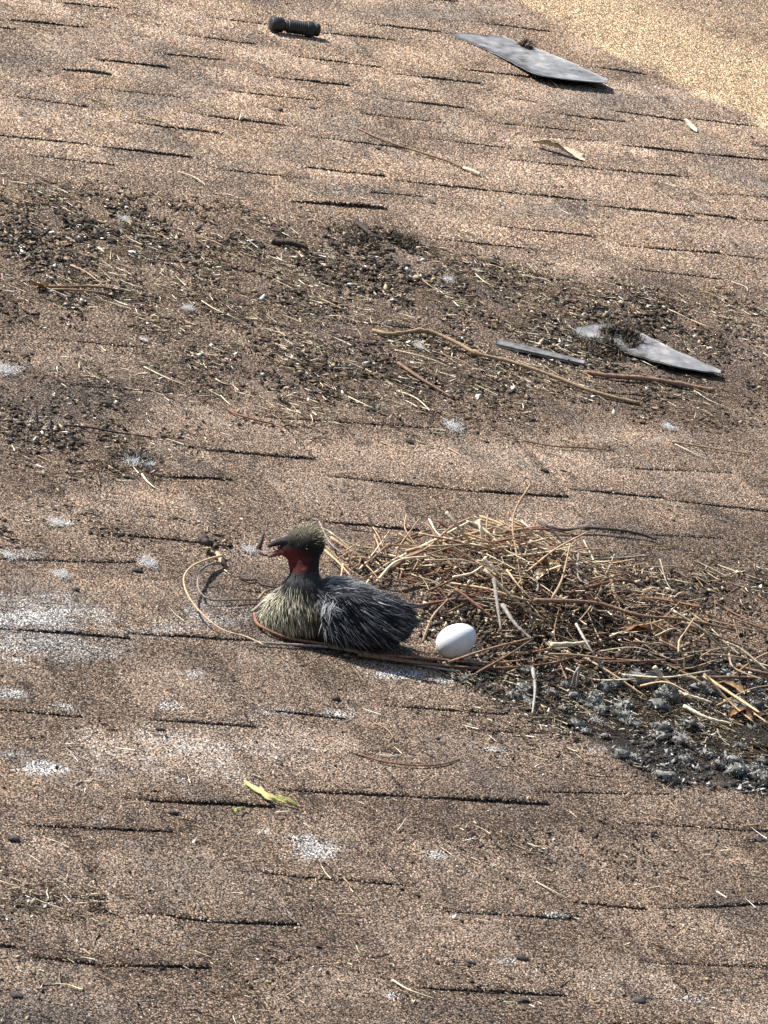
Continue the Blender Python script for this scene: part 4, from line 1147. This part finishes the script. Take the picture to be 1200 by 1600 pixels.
def clump(x, y, w, h, hz, label, n=420, z0=0.0, tan=False):
    c = at(x, y, z0)
    n *= 3
    cx = rng.normal(x, w * .42, n); cy = rng.normal(y, h * .42, n) + (cx - x) * .10
    pp_ = at(cx, cy); kk_ = fbm(pp_[:, 0] * 60 + x, pp_[:, 1] * 30, 91, 3) > .52
    cx, cy = cx[kk_], cy[kk_]; n = len(cx)
    p = at(cx, cy, z0); g = np.exp(-((cx - x) / (w * .45)) ** 2 - ((cy - y) / (h * .5)) ** 2)
    p[:, 2] += hz * g * rng.uniform(.1, 1, n)
    pal = np.array([[.02, .018, .016], [.05, .04, .03], [.10, .075, .055], [.25, .19, .13]])
    if tan: pal = pal * 2.2 + .03
    C = pal[rng.choice(4, n, p=[.4, .3, .2, .1])]
    A = crumbs(p, .0008 + .0026 * rng.random(n) ** 2, C)
    D = rng.normal(0, 1, (n, 3)) * np.array([1, 1, .5]); L = rng.uniform(.006, .018, n)
    C = pal[rng.choice(4, n, p=[.35, .3, .2, .15])]
    B = strands(p, D, L, np.full(n, .00055), C, C, rng.normal(0, .3, (n, 3)) * L[:, None])
    V = np.vstack([A[0], B[0]]); F = np.vstack([A[1], B[1] + len(A[0])])
    V[:, 2] = np.maximum(V[:, 2], .0002 + z0)
    return single('litter_clump', V, F, M['litter'], label, 'litter clump', None, np.vstack([A[2], B[2]]))


clump(965, 538, 80, 34, .022, 'dark matted clump of litter heaped on the half buried plate', 800)
clump(600, 378, 90, 22, .010, 'blackish ridge of litter at the upper edge of the debris band')
clump(205, 725, 60, 22, .010, 'clump of dark litter with white down tufts caught in it', 260)
clump(822, 72, 14, 6, .008, 'small black lump of dirt on the upper edge of the galvanised plate', 90, .007)

# ------------------------------------------------------------------ fine litter that nobody could count
n = 600000
cx = rng.uniform(-60, 1260, n); cy = rng.uniform(-30, 1660, n)
dn = dens(cx, cy)
pt = at(cx, cy)
cl_ = fbm(pt[:, 0] * 30, pt[:, 1] * 15, 51, 5)
keep = rng.random(n) < np.clip(dn * sst(.40, .62, cl_) * 1.25, 0, 1) * .62 + .003 + .012 * sst(1050, 1250, cy) * sst(.48, .62, cl_)
keep &= ~((cx > 405) & (cx < 650) & (cy > 900) & (cy < 1015))
cx, cy, dn = cx[keep], cy[keep], dn[keep]
p = at(cx, cy); n = len(p)
big = rng.random(n)
S = .0008 + .0024 * big ** 4 * (0.5 + np.minimum(dn, 1))
S *= 1 - .35 * skirt(cx, cy)
p[:, 2] = tab_height(p) + S * .5
pal = np.array([[.025, .022, .02], [.06, .046, .035], [.13, .095, .065], [.34, .26, .17], [.62, .60, .55]])
C = pal[rng.choice(5, n, p=[.34, .29, .20, .13, .04])] * rng.uniform(.6, 1.2, (n, 1))
ng = (skirt(cx, cy) > .3) & (rng.random(n) < .8)
C[ng] = np.array([[.025, .024, .023], [.07, .065, .06], [.25, .25, .23], [.52, .52, .49]])[rng.choice(4, ng.sum(), p=[.36, .33, .24, .07])]
print('crumbs', n)
A = crumbs(p, S, C, True)
tag(link('litter_crumbs', mesh_np('litter_crumbs', A[0], A[1], M['litter'], A[2])), 'dark crumbs of soil and dried droppings strewn over the shingles', 'litter', None, 'stuff')
n = 380000
cx = rng.uniform(-60, 1260, n); cy = rng.uniform(-30, 1660, n)
dn = dens(cx, cy); pt = at(cx, cy); cl_ = fbm(pt[:, 0] * 18 + 9, pt[:, 1] * 9, 71)
keep = rng.random(n) < np.clip(dn * sst(.38, .6, cl_), 0, 1) * .5 * (1 - .35 * skirt(cx, cy)) + .003 + .007 * sst(1050, 1250, cy) * sst(.45, .6, cl_)
keep &= ~((cx > 405) & (cx < 650) & (cy > 890) & (cy < 1015)) & ~((cx > 670) & (cx < 750) & (cy > 960) & (cy < 1040))
p = at(cx[keep], cy[keep]); n = len(p)
print('chaff', n)
p[:, 2] = tab_height(p) + rng.uniform(.0008, .003, n)
a = rng.normal(-.25, .95, n) + (rng.random(n) < .5) * math.pi
D = np.stack([NX[0] * np.cos(a) + NY[0] * np.sin(a), NX[1] * np.cos(a) + NY[1] * np.sin(a), rng.normal(0.03, .08, n)], 1)
pal = np.array([[.05, .04, .03], [.13, .09, .06], [.33, .25, .16], [.62, .53, .37], [.75, .70, .58]])
C = pal[rng.choice(5, n, p=[.28, .28, .24, .13, .07])]
ks = skirt(cx[keep], cy[keep]) > .3
C[ks] = C[ks] * np.array([.6, .58, .55])
L = .003 + .021 * rng.random(n) ** 2.6
A = strands(p, D, L, rng.uniform(.0003, .0009, n), C, C * .95, rng.normal(0, .22, (n, 3)) * L[:, None] * np.array([1, 1, .25]), 2)
A[0][:, 2] = np.maximum(A[0][:, 2], .0004)
tag(link('straw_chaff', mesh_np('straw_chaff', A[0], A[1], M['litter'], A[2])), 'fine straw chaff scattered through the debris band', 'litter', None, 'stuff')
print('tris', sum(sum(len(p_.vertices) - 2 for p_ in o.data.polygons) if len(o.data.polygons) < 50000 else len(o.data.polygons) for o in scene.objects if o.type == 'MESH'), 'objects', len(scene.objects), 'twigs', twig_n, 'tabs', len(tabs))
